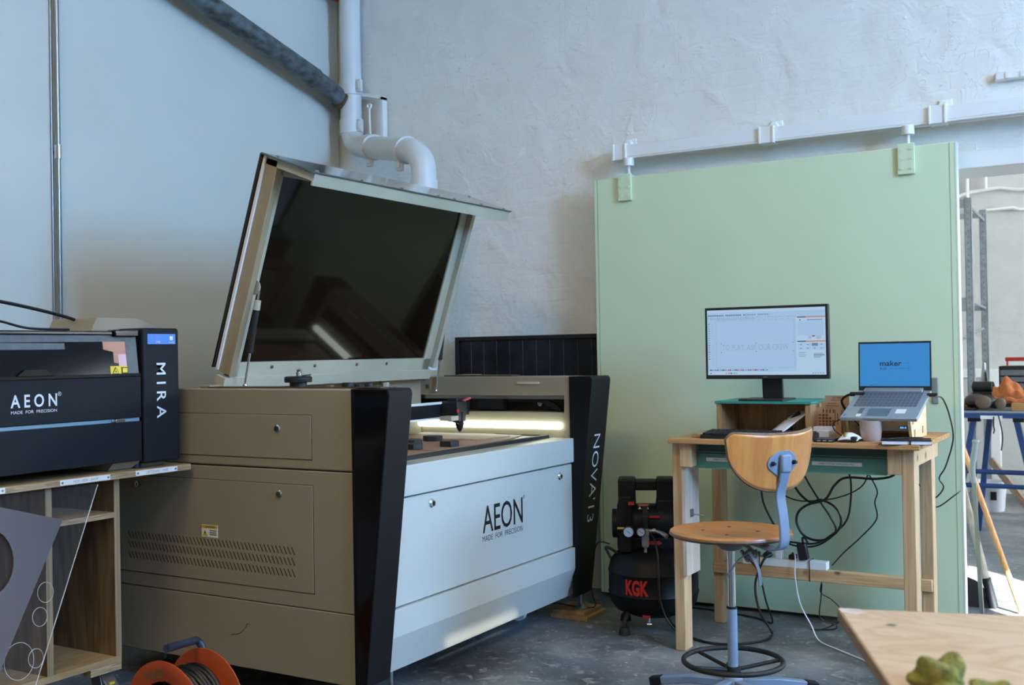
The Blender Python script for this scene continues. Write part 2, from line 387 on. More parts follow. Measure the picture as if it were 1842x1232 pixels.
def tag(o, label=None, cat=None, group=None, kind=None):
    if label: o['label'] = label
    if cat: o['category'] = cat
    if group: o['group'] = group
    if kind: o['kind'] = kind
    return o
def thing(name, label, cat, loc=(0, 0, 0), rotz=0, group=None, local=False):
    o = bpy.data.objects.new(name, None); COL.objects.link(o); o.location = loc; o.rotation_euler = (0, 0, rotz)
    o.empty_display_size = .1
    ORG[o.name] = (0, 0, 0) if local else tuple(loc)
    return tag(o, label, cat, group)
def dup(root, loc, label=None, group=None):
    r = root.copy(); COL.objects.link(r); r.location = loc
    ORG[r.name] = tuple(loc)
    if label: r['label'] = label
    if group: r['group'] = group
    for ch in list(root.children):
        c = ch.copy(); COL.objects.link(c); c.parent = r
        for g in list(ch.children):
            d = g.copy(); COL.objects.link(d); d.parent = c
    return r
def B(x0, x1, y0, y1, z0, z1):
    return MB().box(x0, x1, y0, y1, z0, z1)
def struct(o): o['kind'] = 'structure'; return o

def cr(pts, k=8, closed=False):
    P = [Vector(p) for p in pts]; out = []
    n = len(P)
    for i in range(n-1):
        p0 = P[max(i-1, 0)]; p1 = P[i]; p2 = P[i+1]; p3 = P[min(i+2, n-1)]
        for j in range(k):
            t = j/k
            out.append(.5*((2*p1)+(p2-p0)*t+(2*p0-5*p1+4*p2-p3)*t*t+(3*p1-p0-3*p2+p3)*t**3))
    out.append(P[-1]); return out

def text(s, w, h, pos, right, up, m, parent, name='lettering', off=0.0, depth=.0008, keep=False, label=None):
    cu = bpy.data.curves.new('t', 'FONT'); cu.body = s; cu.offset = off; cu.size = 1; cu.resolution_u = 3
    ob = bpy.data.objects.new('t', cu); COL.objects.link(ob)
    bpy.context.view_layer.update()
    me = bpy.data.meshes.new_from_object(ob.evaluated_get(bpy.context.evaluated_depsgraph_get()))
    bpy.data.objects.remove(ob); bpy.data.curves.remove(cu)
    xs = [v.co.x for v in me.vertices]; ys = [v.co.y for v in me.vertices]
    x0, x1, y0, y1 = min(xs), max(xs), min(ys), max(ys)
    right = Vector(right).normalized(); up = Vector(up).normalized(); nrm = right.cross(up)
    mb = MB(); n = len(me.vertices)
    sx = w/(x1-x0); sy = h/(y1-y0) if h else sx
    P0 = Vector(pos)
    tops = [P0+right*((v.co.x-(x0+x1)/2)*sx)+up*((v.co.y-(y0+y1)/2)*sy)+nrm*depth for v in me.vertices]
    mb.add(tops, [tuple(p.vertices) for p in me.polygons])
    bpy.data.meshes.remove(me)
    org = Vector(ORG[parent.name]); m2 = bpy.data.meshes.new(name)
    m2.from_pydata([tuple(v-org) for v in mb.v], [], mb.f); m2.materials.append(m)
    o = bpy.data.objects.new(name, m2); COL.objects.link(o); o.parent = parent; ORG[o.name] = tuple(org)
    if label: o['label'] = label
    return o
X_, Y_, Z_ = Vector((1, 0, 0)), Vector((0, 1, 0)), Vector((0, 0, 1))
# ================================================================== THE ROOM
struct(B(-6, 4.2, -4, 10, -.1, 0).build('floor', M_floor, origin=(0, 0, 0)))
struct(B(-6, 4.2, -4, 10, 4.6, 4.7).build('ceiling', M_ceil, origin=(0, 0, 4.6)))
struct(B(-4.2, -4.1, -4, 4.955, 0, 4.6).build('wall_left', M_wall, origin=(0, 0, 0)))
struct(B(-4.2, 4, -4.1, -4, 0, 4.6).build('wall_front', M_plain, origin=(0, 0, 0)))
struct(B(-6, 4.2, 9.6, 9.7, 0, 4.6).build('wall_far', M_far, origin=(0, 0, 0)))
struct(B(-3.1, -3, 5.3, 9.6, 0, 4.6).build('wall_side', M_far, origin=(0, 0, 0)))
mb = MB()
mb.box(-6, -.9, 4.97, 5.25, 0, 4.6); mb.box(-.9, 1.6, 4.97, 5.25, 2.02, 4.6); mb.box(1.6, 4, 4.97, 5.25, 0, 4.6)
struct(mb.build('wall_back', M_brick, origin=(0, 0, 0), smooth=0))
struct(B(-.9, 1.6, 4.96, 5.26, 1.945, 2.02).build('trim_1', M_white, bevel=.004))
struct(B(-3, 4, 9.54, 9.6, .93, 1.0).build('trim_2', M_white, bevel=.004))
struct(B(-3, 4, 9.56, 9.6, 0, .93).build('wall_dado', M_far, origin=(0, 0, 0)))
# right wall with window openings; two small unseen openings are added to shape the sun patches
holes = [(1.3, 2.9, 2.1, 4.0), (3.2, 4.6, 2.9, 4.2), (6.0, 8.6, 1.6, 3.6), (-3.406, -2.76, 3.884, 3.996), (.30, 1.2, 2.15, 3.02)]
ys = sorted({-4, 10} | {h[0] for h in holes} | {h[1] for h in holes}); zs = sorted({0, 4.6} | {h[2] for h in holes} | {h[3] for h in holes})
mb = MB()
for i in range(len(ys)-1):
    for j in range(len(zs)-1):
        cy, cz = (ys[i]+ys[i+1])/2, (zs[j]+zs[j+1])/2
        if not any(h[0] < cy < h[1] and h[2] < cz < h[3] for h in holes): mb.box(4, 4.12, ys[i], ys[i+1], zs[j], zs[j+1])
struct(mb.build('wall_right', M_plain, origin=(4, 0, 0), smooth=0))
for k, h in enumerate(holes[:3]):
    w = B(4.03, 4.05, h[0], h[1], h[2], h[3]).build('window_%d' % (k+1), (M_win, M_win2, M_win3)[k], origin=(4, h[0], h[2])); struct(w)
    f = MB(); t = .05
    f.box(3.99, 4.03, h[0], h[1], h[2], h[2]+t).box(3.99, 4.03, h[0], h[1], h[3]-t, h[3])
    n = 3
    for q in range(n+1):
        y = h[0]+(h[1]-h[0]-t)*q/n; f.box(3.99, 4.03, y, y+t, h[2], h[3])
    f.build('window_frame', M_white, w)

va = bpy.data.materials.new('sun_dimmer_glass'); va.use_nodes = True  # unseen tinted pane, added to weaken the sun patch on the machine
nt_ = va.node_tree; tb = nt_.nodes.new('ShaderNodeBsdfTransparent'); tb.inputs[0].default_value = (.28, .28, .26, 1)
nt_.links.new(tb.outputs[0], nt_.nodes['Material Output'].inputs[0])
struct(B(4.05, 4.06, -3.406, -2.76, 3.884, 3.996).build('window_5', va))
sk = B(1.0, 3.2, 1.7, 3.5, 4.585, 4.598).build('window_4', M_sky); struct(sk)  # unseen skylight, added and placed for neutral light from above
m = MB()
for q in range(6): m.box(1.0+q*.432, 1.04+q*.432, 1.7, 3.5, 4.55, 4.6)
m.box(1.0, 3.2, 1.66, 1.7, 4.54, 4.6).box(1.0, 3.2, 3.5, 3.54, 4.54, 4.6).build('window_frame', M_white, sk)
# ------------------------------------------------------------------ things on the walls
c = thing('conduit_pipe', 'thin vertical galvanised conduit pipe on the smooth left wall', 'pipe', (-4.07, 3.046, 0))
MB().cyl((-4.075, 3.046, .0), (-4.075, 3.046, 4.6), .011).build('tube', M_steel, c)
MB().cyl((-4.095, 3.03, .0), (-4.095, 3.03, 4.6), .005).build('guide_wire', M_steel, c)
MB().cyl((-4.075, 3.046, 2.07), (-4.075, 3.046, 2.13), .015).cyl((-4.1, 3.046, 2.1), (-4.075, 3.046, 2.1), .008).build('coupling', M_chrome, c)

d = thing('ventilation_duct', 'sloping grey galvanised duct running down the left wall to the white pipe', 'duct', (-3.99, 3.8, 2.9))
p0 = Vector((-3.99, 1.6, 3.51)); p1 = Vector((-3.99, 4.62, 2.735)); p2 = Vector((-3.985, 4.85, 2.655))
MB().cyl(p0, p1, .056, n=28).build('duct_pipe', M_duct, d)
MB().tube(cr([p1-Vector((0, .02, -.005)), p1+Vector((0, .12, -.035)), p2], 4), .050, n=28).build('end_elbow', M_duct, d)
MB().ring(p1, .052, .005, axis=(p1-p0), n=28).build('joint_ring', M_rust, d)
dr = (p2-p1).normalized()
MB().cyl(p2-dr*.03, p2+dr*.05, .056, n=28).ring(p2-dr*.02, .056, .006, axis=dr, n=28).build('end_collar', M_rust, d)

v = thing('exhaust_pipe', 'white painted exhaust pipe elbowing down from the corner behind the raised lid', 'pipe', (-3.95, 4.89, 0))
ax = -3.947; ay = 4.885
MB().cyl((ax, ay, 2.56), (ax, ay, 4.6), .059, n=32).build('riser_pipe', M_pipe, v)
MB().tube(cr([(ax, ay, 2.6), (ax, ay, 2.47), (ax+.07, ay-.03, 2.385), (-3.74, 4.80, 2.355)], 8), .061, n=32).build('upper_elbow', M_pipe, v)
MB().tube([(-3.78, 4.815, 2.36), (-3.31, 4.555, 2.25)], .062, n=32).build('cross_pipe', M_pipe, v)
MB().tube(cr([(-3.33, 4.565, 2.255), (-3.235, 4.51, 2.222), (-3.165, 4.475, 2.15), (-3.158, 4.47, 2.02)], 8), .063, n=32).build('lower_elbow', M_pipe, v)
MB().cyl((-3.158, 4.47, 1.12), (-3.158, 4.47, 2.03), .060, n=32).build('drop_pipe', M_pipe, v)
for nm, a, b_, r_ in (('collar', (ax, ay, 2.68), (ax, ay, 2.77), .067), ('collar', (ax, ay, 2.46), (ax, ay, 2.54), .069),
                      ('collar', (-3.76, 4.804, 2.355), (-3.70, 4.771, 2.341), .072), ('collar', (-3.38, 4.594, 2.266), (-3.32, 4.56, 2.252), .072), ('collar', (-3.158, 4.47, 1.99), (-3.158, 4.47, 2.07), .0695)):
    MB().cyl(a, b_, r_, n=32).build(nm, M_pipe, v)
for p in ((ax+.063, ay-.02, 2.725), (ax+.063, ay-.02, 2.50), (-3.745, 4.78, 2.275), (-3.38, 4.56, 2.185), (-3.225, 4.46, 2.03)):
    MB().box(p[0]-.008, p[0]+.03, p[1]-.012, p[1]+.012, p[2]-.035, p[2]+.035).box(p[0], p[0]+.022, p[1]-.018, p[1]+.018, p[2]-.022, p[2]+.022).build('pipe_clamp', M_pipe, v, bevel=.004)

b = thing('wall_bracket', 'small white angle bracket with a rod beside the corner pipe', 'bracket', (-3.8, 4.93, 2.4))
MB().box(-3.75, -3.735, 4.90, 4.94, 2.42, 2.65).prism([(-3.89, 2.675), (-3.735, 2.635), (-3.735, 2.655), (-3.89, 2.695)], 'xz', 4.90, 4.94).build('angle_bar', M_white, b)
MB().cyl((-3.83, 4.90, 2.60), (-3.81, 4.88, 2.43), .006).ring((-3.83, 4.9, 2.61), .013, .005, axis=(0, 1, 0), n=20).build('tie_rod', M_white, b)
r = thing('sprinkler_pipe', 'red pipe end at the top edge above the corner', 'pipe', (-4.05, 4.85, 3.2))
MB().cyl((-4.05, 4.78, 3.27), (-4.05, 4.9, 3.27), .03).cyl((-4.05, 4.84, 3.27), (-4.05, 4.84, 4.6), .02).build('pipe_elbow', M_red, r)

# sliding door, its hangers and rail
door = thing('door_1', None, None, (-1.55, 4.83, 0)); struct(door)
B(-2.39, -.722, 4.83, 4.885, .018, 2.043).build('door_leaf', M_green, door, bevel=.003)
B(-.7225, -.7165, 4.829, 4.886, .018, 2.043).build('door_edge', M_greenedge, door)
mb = MB().box(-2.372, -2.369, 4.8292, 4.831, .02, 2.042).box(-.745, -.742, 4.8292, 4.831, .02, 2.042); mb.build('seam', mat('green_seam_line', (150, 172, 142), .6), door)  # darker green seam lines near both door edges
mb = MB(); mb.box(-.832, -.806, 4.822, 4.832, .955, 1.065); mb.build('door_pull', M_bowl, door, bevel=.009, seg=4)
for hx in (-2.218, -.913):
    mb = MB().box(hx-.035, hx+.033, 4.815, 4.831, 1.925, 2.055); pl = mb.build('hanger_plate', M_green, door, bevel=.002)
    bm_ = MB()
    for dx in (-.019, .019):
        for z in (1.95, 1.992, 2.032): bm_.cyl((hx+dx, 4.815, z), (hx+dx, 4.811, z), .0065, n=12)
    bm_.build('bolt', M_green, pl)
    MB().cyl((hx, 4.87, 2.05), (hx, 4.87, 2.105), .007).cyl((hx, 4.87, 2.05), (hx, 4.87, 2.064), .014, n=6).box(hx-.03, hx+.03, 4.84, 4.88, 2.043, 2.05).cyl((hx, 4.87, 2.1), (hx, 4.87, 2.138), .026).build('roller_hanger', M_white, door)
rail = thing('door_rail', 'long white box rail above the green sliding door', 'rail', (-1, 4.9, 2.14))
mb = MB().box(-2.29, 1.9, 4.865, 4.925, 2.145, 2.205).box(-2.29, 1.9, 4.865, 4.885, 2.136, 2.146).box(-2.29, 1.9, 4.905, 4.925, 2.136, 2.146)
mb.build('rail_profile', M_white, rail, bevel=.003)
for bx in (-2.262, -1.527, -.792, .0):
    mb = MB().box(bx-.032, bx+.032, 4.857, 4.931, 2.133, 2.209).box(bx-.036, bx-.026, 4.852, 4.93, 2.131, 2.211).box(bx+.026, bx+.036, 4.852, 4.93, 2.131, 2.211)
    mb.box(bx-.01, bx+.045, 4.962, 4.972, 2.19, 2.25).prism([(4.93, 2.205), (4.972, 2.205), (4.972, 2.245), (4.95, 2.24)], 'yz', bx, bx+.02).cyl((bx+.012, 4.93, 2.222), (bx+.012, 4.972, 2.222), .018)
    mb.build('rail_bracket', M_white, rail, bevel=.002)
so = thing('wall_socket_strip', 'white switch strip on the brick wall above the rail', 'switch', (-.5, 4.96, 2.3))
MB().box(-.578, -.30, 4.94, 4.972, 2.295, 2.333).build('housing', M_white, so, bevel=.008)
MB().box(-.535, -.522, 4.936, 4.942, 2.302, 2.326).box(-.478, -.465, 4.936, 4.942, 2.30, 2.324).build('rocker', M_white, so)

# ================================================================== BIG LASER CUTTER
LC = thing('laser_cutter', 'large grey laser cutting machine with raised lid in front of the green door', 'laser cutter', (-2.9, 3.65, 0))
Yl, Yr = 2.83, 4.47
# dark inner core
mb = MB().box(-3.59, -2.32, 2.845, 4.46, .13, .78); mb.build('inner_frame', M_seam, LC)
# left end panels
for a, b_ in ((.344, .811), (.815, 1.09)):
    B(-3.6, -2.284, Yl, Yl+.03, a, b_).build('side_panel', M_beige, LC, bevel=.0025 if a < .8 else .006)
B(-3.6, -2.284, Yl, Yl+.03, .104, .341).build('side_skirt', M_beige, LC, bevel=.0025)
def seam_rect(x0, x1, z0, z1, y):
    g = .0018; m = MB()
    m.box(x0-g, x1+g, y-.0006, y+.002, z0-g, z0+g).box(x0-g, x1+g, y-.0006, y+.002, z1-g, z1+g).box(x0-g, x0+g, y-.0006, y+.002, z0, z1).box(x1-g, x1+g, y-.0006, y+.002, z0, z1)
    return m
for (x0, x1, z0, z1) in ((-3.42, -2.481, .849, .999), (-3.47, -2.479, .396, .761)):
    hd = B(x0, x1, Yl-.0022, Yl+.003, z0, z1).build('access_door', M_beige, LC, bevel=.0015)
    seam_rect(x0, x1, z0, z1, Yl-.0003).build('door_gap', M_seam, hd)
for x, z in ((-2.632, .951), (-2.629, .727), (-3.342, .728)):
    lk = MB().lathe([(.014, 0), (.014, .003), (.010, .006), (.010, .009), (.0, .009)], (x, Yl-.001, z), (0, -1, 0)).build('lock', M_chrome, LC)
    B(x-.0015, x+.0015, Yl-.0115, Yl-.009, z-.006, z+.006).build('key_slot', M_seam, lk)
mb = MB(); y = Yl-.0028
for row, zc in enumerate((.534, .497, .458)):
    for i in range(46):
        x = -3.392+i*(.822/45)
        mb.prism([(x-.008, zc+.013), (x-.0045, zc+.013), (x+.009, zc-.013), (x+.0055, zc-.013)], 'xz', y, y+.002)
mb.build('vent_slots', M_seam, LC)
lb = B(-3.006, -2.926, Yl-.0032, Yl-.002, .553, .597).build('warning_label', M_lab, LC)
mb = MB().box(-3.004, -2.928, Yl-.0037, Yl-.003, .585, .596); mb.prism([(-3.001, .557), (-2.977, .557), (-2.989, .58)], 'xz', Yl-.0037, Yl-.003); mb.build('yellow_band', M_yel2, lb)
text('CAUTION', .05, .007, (-2.963, Yl-.0038, .5905), X_, Z_, M_ink, lb)
mb = MB().prism([(-2.99, .561), (-2.9895, .569), (-2.993, .569), (-2.987, .576), (-2.988, .570), (-2.985, .570)], 'xz', Yl-.0042, Yl-.0036)
for k in range(3): mb.box(-2.966, -2.932, Yl-.0038, Yl-.003, .576-k*.007, .5785-k*.007)
mb.build('print', M_ink, lb)
MB().tube(cr([(-2.87, Yl-.0012, .215), (-2.83, Yl-.0012, .222), (-2.80, Yl-.0012, .245), (-2.79, Yl-.0012, .262), (-2.77, Yl-.0012, .258)], 5), .0007, n=5).build('scratch', M_burn, LC)
# pillars
def pillar(y0, y1, xb=-2.30):
    top = [(xb, .112), (-2.252, .112), (-2.14, 1.07), (-2.142, 1.082), (-2.15, 1.09), (xb, 1.09)]
    return MB().prism(top, 'xz', y0, y1).build('pillar', M_black, LC, bevel=.003)
PL = pillar(2.818, 2.945)
MB().prism([(-2.2845, .113), (-2.2555, .113), (-2.147, 1.068), (-2.155, 1.086), (-2.2845, 1.086)], 'xz', 2.8165, 2.819).build('pillar_side', M_gblack, PL)
PR = pillar(4.275, 4.458, -2.256)
def px_at(z): return -2.252+(z-.112)/(1.07-.112)*.112
fu = Vector((px_at(1)-px_at(0), 0, 1)).normalized()
zc = .635
text("NOVA'13", .395, .062, (px_at(zc)+.0004, 4.372, zc), -fu, Y_, M_inkw, PR, off=-.012)
# front: lip, middle panel, skirt
B(-2.262, -2.238, 2.94, 4.372, .712, .818).build('front_lip', M_grey, LC, bevel=.003)
FP = B(-2.28, -2.25, 2.94, 4.364, .342, .706).build('front_panel', M_grey, LC, bevel=.002)
MB().prism([(-2.31, .112), (-2.292, .112), (-2.2395, .245), (-2.2395, .337), (-2.31, .337)], 'xz', 2.94, 4.378).build('front_skirt', M_grey, LC, bevel=.001, smooth=8)
for y, z in ((3.199, .668), (4.161, .662)):
    lk = MB().lathe([(.016, 0), (.016, .004), (.011, .008), (.011, .012), (.0, .012)], (-2.251, y, z), (1, 0, 0)).build('lock', M_chrome, LC)
    B(-2.2395, -2.2365, y-.0015, y+.0015, z-.007, z+.007).build('key_slot', M_seam, lk)
text('AEON', .305, .105, (-2.2495, 3.688, .560), Y_, Z_, M_ink, FP, off=.004)
text('MADE  FOR  PRECISION', .305, .021, (-2.2495, 3.685, .487), Y_, Z_, M_ink, FP, off=-.01)
text('®', .016, .016, (-2.2495, 3.852, .612), Y_, Z_, M_ink, FP)
# right end housing with the slot, and the bed
B(-3.6, -2.252, 4.28, 4.455, 1.006, 1.09).build('right_top_rail', M_beige, LC, bevel=.003)
B(-3.6, -2.284, 4.283, 4.45, .78, .93).build('right_inner_panel', M_beige, LC, bevel=.002)
B(-2.284, -2.252, 4.28, 4.455, .78, 1.008).build('right_post', M_beige, LC, bevel=.002)
B(-3.6, -2.29, 4.44, 4.45, .93, 1.006).build('slot_back', mat('dim_steel', (84, 84, 76), .5), LC)
B(-3.3, -2.29, 4.30, 4.34, .988, 1.004).build('linear_rail', M_steel, LC)
B(-2.75, -2.62, 4.31, 4.35, .94, .99).build('rail_carriage', M_key, LC)
MB().tube(cr([(-2.6, 4.33, .985), (-2.5, 4.33, .985), (-2.40, 4.33, .975), (-2.335, 4.33, .94), (-2.325, 4.33, .90)], 6), .014, n=4, flat=(.012, .010)).build('cable_chain', M_rubber, LC)
MB().cyl((-2.475, 4.42, .962), (-2.475, 4.40, .962), .012).build('hose_fitting', M_chrome, LC)
MB().cyl((-3.10, 4.268, .872), (-2.302, 4.268, .872), .0165, n=16).lathe([(.0165, 0), (.014, .008), (.008, .013), (0, .015)], (-2.303, 4.268, .872), (1, 0, 0), n=16).build('led_tube', M_led, LC)
# rest of the hull: back box, left top strip, inner front wall
B(-3.6, -3.06, 2.86, 4.28, .8, 1.085).build('rear_housing', M_beige, LC, bevel=.003)
B(-3.06, -2.29, 2.86, 2.945, .8, 1.089).build('left_top_strip', M_beige, LC)
B(-2.345, -2.262, 2.945, 4.28, .79, .8175).build('front_ledge', M_cream, LC)
B(-3.05, -2.345, 2.95, 4.275, .79, .81).build('bed_tray', M_seam, LC)
mb = MB().box(-2.372, -2.346, 3.0, 4.25, .81, .832).box(-3.02, -2.372, 2.96, 2.98, .81, .832).box(-3.02, -2.372, 4.235, 4.25, .81, .832)
mb.build('bed_frame', M_rubber, LC)
B(-3.02, -2.372, 2.98, 4.235, .812, .828).build('honeycomb_bed', M_honey, LC)
# gantry and head
G = B(-2.83, -2.79, 2.97, 4.29, .915, .975).build('gantry_beam', M_navy, LC)
MB().box(-2.832, -2.786, 2.97, 4.20, .974, .982).box(-2.832, -2.786, 2.97, 4.20, .908, .916).box(-2.786, -2.782, 2.97, 4.2, .976, .985).build('gantry_rail', M_white, LC)
mb = MB().box(-2.79, -2.70, 4.05, 4.13, .92, .985).box(-2.76, -2.70, 4.06, 4.12, .895, .93).box(-2.775, -2.72, 4.08, 4.15, .975, 1.0)
H = mb.build('cutting_head', M_key, LC, bevel=.004)
MB().lathe([(.0, 0), (.006, .004), (.015, .02), (.019, .035), (.018, .07), (.02, .09)], (-2.715, 4.09, .848), n=20).build('nozzle', M_navy, H)
MB().box(-2.74, -2.68, 3.97, 4.03, .905, .925).build('head_bracket', M_cream, H)
MB().cyl((-2.72, 4.12, .985), (-2.70, 4.16, 1.0), .006).cyl((-2.70, 4.05, .945), (-2.695, 4.05, .945), .008).build('red_connector', M_red, H)
MB().tube(cr([(-2.71, 3.99, .91), (-2.69, 4.02, .895), (-2.70, 4.06, .885)], 5), .003, n=6).build('air_hose', M_cable, H)
# control sheet, knobs and alarm button on the left top strip
B(-2.99, -2.20, 2.85, 2.935, 1.0915, 1.0945).build('control_plate', M_rust, LC)
MB().box(-3.04, -2.99, 2.86, 2.92, 1.09, 1.1).build('lid_catch', M_beige, LC, bevel=.003)
for x, r_, h_, nm, mm in ((-2.59, .03, .015, 'dial', M_key), (-2.45, .018, .006, 'button', M_rust), (-2.37, .02, .012, 'button', M_key), (-2.325, .013, .009, 'button', M_key), (-2.28, .015, .012, 'button', M_key), (-2.21, .014, .014, 'key_switch', M_chrome)):
    k = MB().lathe([(r_, 0), (r_, h_), (r_*.8, h_+.002), (0, h_+.002)], (x, 2.89, 1.0945)).build(nm, mm, LC)
    if nm == 'dial':
        MB().lathe([(.046, .015), (.048, .018), (.048, .032), (.043, .036), (0, .037)], (x, 2.89, 1.0945)).build('dial_cap', M_key, k)
        MB().lathe([(.010, .036), (.010, .05), (.007, .052), (.009, .058), (.006, .062), (0, .062)], (x+.004, 2.89, 1.0945), n=16).cyl((x+.02, 2.89, 1.134), (x+.06, 2.89, 1.137), .003).build('stem', M_chrome, k)
# lid
hx, hz = -3.0, 1.10
u = Vector((.275, 0, .815)).normalized(); nn = Vector((-u.z, 0, u.x))   # up along the lid, and out of its back
def LP(y, t, d=0): return Vector((hx, 0, hz))+u*t+Vector((0, y, 0))+nn*d
def lbox(mb, y0, y1, t0, t1, d0, d1, mi=0):
    v = [LP(y, t, d_) for y in (y0, y1) for t in (t0, t1) for d_ in (d0, d1)]
    return mb.add(v, [(0, 1, 3, 2), (4, 6, 7, 5), (0, 4, 5, 1), (2, 3, 7, 6), (0, 2, 6, 4), (1, 5, 7, 3)], mi)
LID = lbox(lbox(lbox(lbox(MB(), 2.955, 2.997, .03, .84, -.004, .024), 4.182, 4.235, .03, .84, -.004, .024), 2.955, 4.235, .03, .086, -.004, .024), 2.955, 4.235, .80, .84, -.004, .024).build('lid_frame', M_cream, LC, bevel=.002)
m = MB(); lbox(m, 2.925, 2.955, .045, .855, -.03, .04); LF = m.build('lid_side_flange', M_creamshade, LC, bevel=.003)
m = MB(); lbox(m, 4.235, 4.262, .045, .80, -.03, .04); m.build('lid_side_flange', M_cream, LC, bevel=.003)
m = MB(); lbox(m, 2.918, 2.925, .05, .86, .026, .038); m.build('lid_rim', M_white, LC)
m = MB(); lbox(m, 2.92, 4.25, -.012, .032, -.018, .03); m.build('hinge_rail', M_cream, LC, bevel=.002)
m = MB()
for y in (3.15, 3.2, 3.9, 3.95, 3.55): lbox(m, y-.012, y+.012, -.03, -.012, -.012, .0)
lbox(m, 2.95, 4.24, -.022, -.012, -.005, .02); m.build('hinge', M_rust, LC)
m = MB()
for y in (3.17, 3.42, 3.69, 3.90): m.lathe([(.007, 0), (.007, .003), (.004, .006), (0, .006)], LP(y, .066, -.004), -nn, n=10)
m.build('screw', M_rust, LID)
m = MB(); lbox(m, 2.99, 4.19, .078, .806, .004, .009); m.build('lid_window', M_glass, LC)
m = MB(); lbox(m, 2.905, 4.262, .055, .864, .0405, .046); m.build('lid_skin', M_gblack, LC, bevel=.001)
# bent front of the lid
A0 = LP(0, .862, .042); bd = Vector((.236, 0, -.092)); bn = Vector((.092, 0, .236)).normalized()
def BP(y, s, d): return A0+bd*s+bn*d+Vector((0, y, 0))
def bbox(mb, y0, y1, s0, s1, d0, d1, mi=0):
    v = [BP(y, s, d_) for y in (y0, y1) for s in (s0, s1) for d_ in (d0, d1)]
    return mb.add(v, [(0, 1, 3, 2), (4, 6, 7, 5), (0, 4, 5, 1), (2, 3, 7, 6), (0, 2, 6, 4), (1, 5, 7, 3)], mi)
VS = bbox(MB(), 2.905, 4.255, 0, 1.02, .0, .006).build('lid_visor', M_skin, LC, bevel=.001)
m = MB(); bbox(m, 2.925, 4.25, .97, 1.0, -.045, -.001); bbox(m, 2.925, 2.965, .02, .98, -.03, -.001); bbox(m, 4.215, 4.25, .02, .98, -.03, -.001); bbox(m, 2.925, 4.25, .0, .06, -.03, -.001); bbox(m, 2.925, 4.25, .78, .98, -.006, -.001)
m.build('visor_frame', M_cream, LC, bevel=.001)
m = MB()
for y in (2.95, 3.2, 3.45, 3.7, 3.82, 4.03, 4.22):
    m.lathe([(.007, 0), (.007, .003), (0, .005)], BP(y, .93, .006), bn, n=10)
for y in (2.95, 4.22): m.lathe([(.007, 0), (.007, .003), (0, .005)], BP(y, .15, .006), bn, n=10)
m.build('screw', M_chrome, VS)
# gas struts
for y, b0, t0 in ((2.968, Vector((-2.918, 2.965, 1.095)), Vector((-2.845, 2.965, 1.415))), (4.27, Vector((-2.967, 4.272, 1.024)), Vector((-2.907, 4.272, 1.405)))):
    dd = (t0-b0)
    s_ = MB().cyl(b0+dd*.42, t0-dd*.02, .0115, n=16).lathe([(.0125, 0), (.0125, .01), (.009, .014)], b0+dd*.42, -dd, n=16).build('gas_strut', M_rubber, LC)
    MB().cyl(b0, b0+dd*.43, .0045, n=12).lathe([(0, -.009), (.007, -.006), (.009, 0), (.007, .006), (0, .009)], b0, n=12).build('strut_rod', M_chrome, s_)
    MB().cyl(t0-dd*.13, t0-dd*.02, .0125, n=16).build('strut_sleeve', M_cream, s_)
    MB().cyl(t0-dd*.04, t0+dd*.08, .0045).lathe([(0, -.007), (.007, 0), (0, .007)], t0+dd*.08, n=12).build('ball_joint', M_chrome, s_)
    yy = y-.012 if y < 3 else y+.0
    cc = t0+dd*.10+Vector((-.022, 0, .01))
    MB().cyl(cc+Vector((0, -.004 if y < 3 else -.012, 0)), cc+Vector((0, .0, 0)), .028, n=28).build('strut_bracket', M_cream if y < 3 else M_steel, LC)
    MB().lathe([(.0175, 0), (.0175, .008), (.012, .014), (0, .016)], cc+Vector((-.005, -.004 if y < 3 else -.012, .028)), (0, -1, 0), n=24).build('strut_knob', M_steel, LC)
B(-3.03, -3.01, 4.277, 4.281, 1.035, 1.055).build('sensor_patch', M_rust, LC)
m = MB().cyl((-2.52, 4.275, 1.062), (-2.41, 4.275, 1.062), .005).lathe([(0, -.007), (.007, 0), (0, .007)], (-2.41, 4.275, 1.062), n=10); m.build('lid_hook', M_cream, LC)
# feet
for x, y in ((-2.285, 4.41), (-2.33, 3.05), (-3.4, 4.42), (-3.4, 3.0)):
    m = MB().cyl((x, y, .05), (x, y, .12), .008).lathe([(.03, 0), (.03, .006), (.016, .016), (.01, .022), (.01, .03), (0, .03)], (x, y, .036 if (x > -2.4 and y > 4) else 0.0)).cyl((x, y, .02 if not (x > -2.4 and y > 4) else .05), (x, y, .06), .008)
    m.build('levelling_foot', M_steel, LC)
for x, y in ((-2.50, 4.22), (-3.2, 3.0)):
    MB().cyl((x, y-.012, .035), (x, y+.012, .035), .035, n=24).box(x-.02, x+.02, y-.016, y+.016, .035, .13).build('castor', M_white, LC)
wb = thing('wooden_block', 'stacked plywood offcut under the rear foot of the large laser cutter', 'block', (-2.3, 4.45, 0))
B(-2.40, -2.215, 4.33, 4.53, 0, .018).build('board', M_plyh, wb, bevel=.002)
B(-2.395, -2.235, 4.345, 4.52, .018, .036).build('board', M_plyh, wb, bevel=.002)

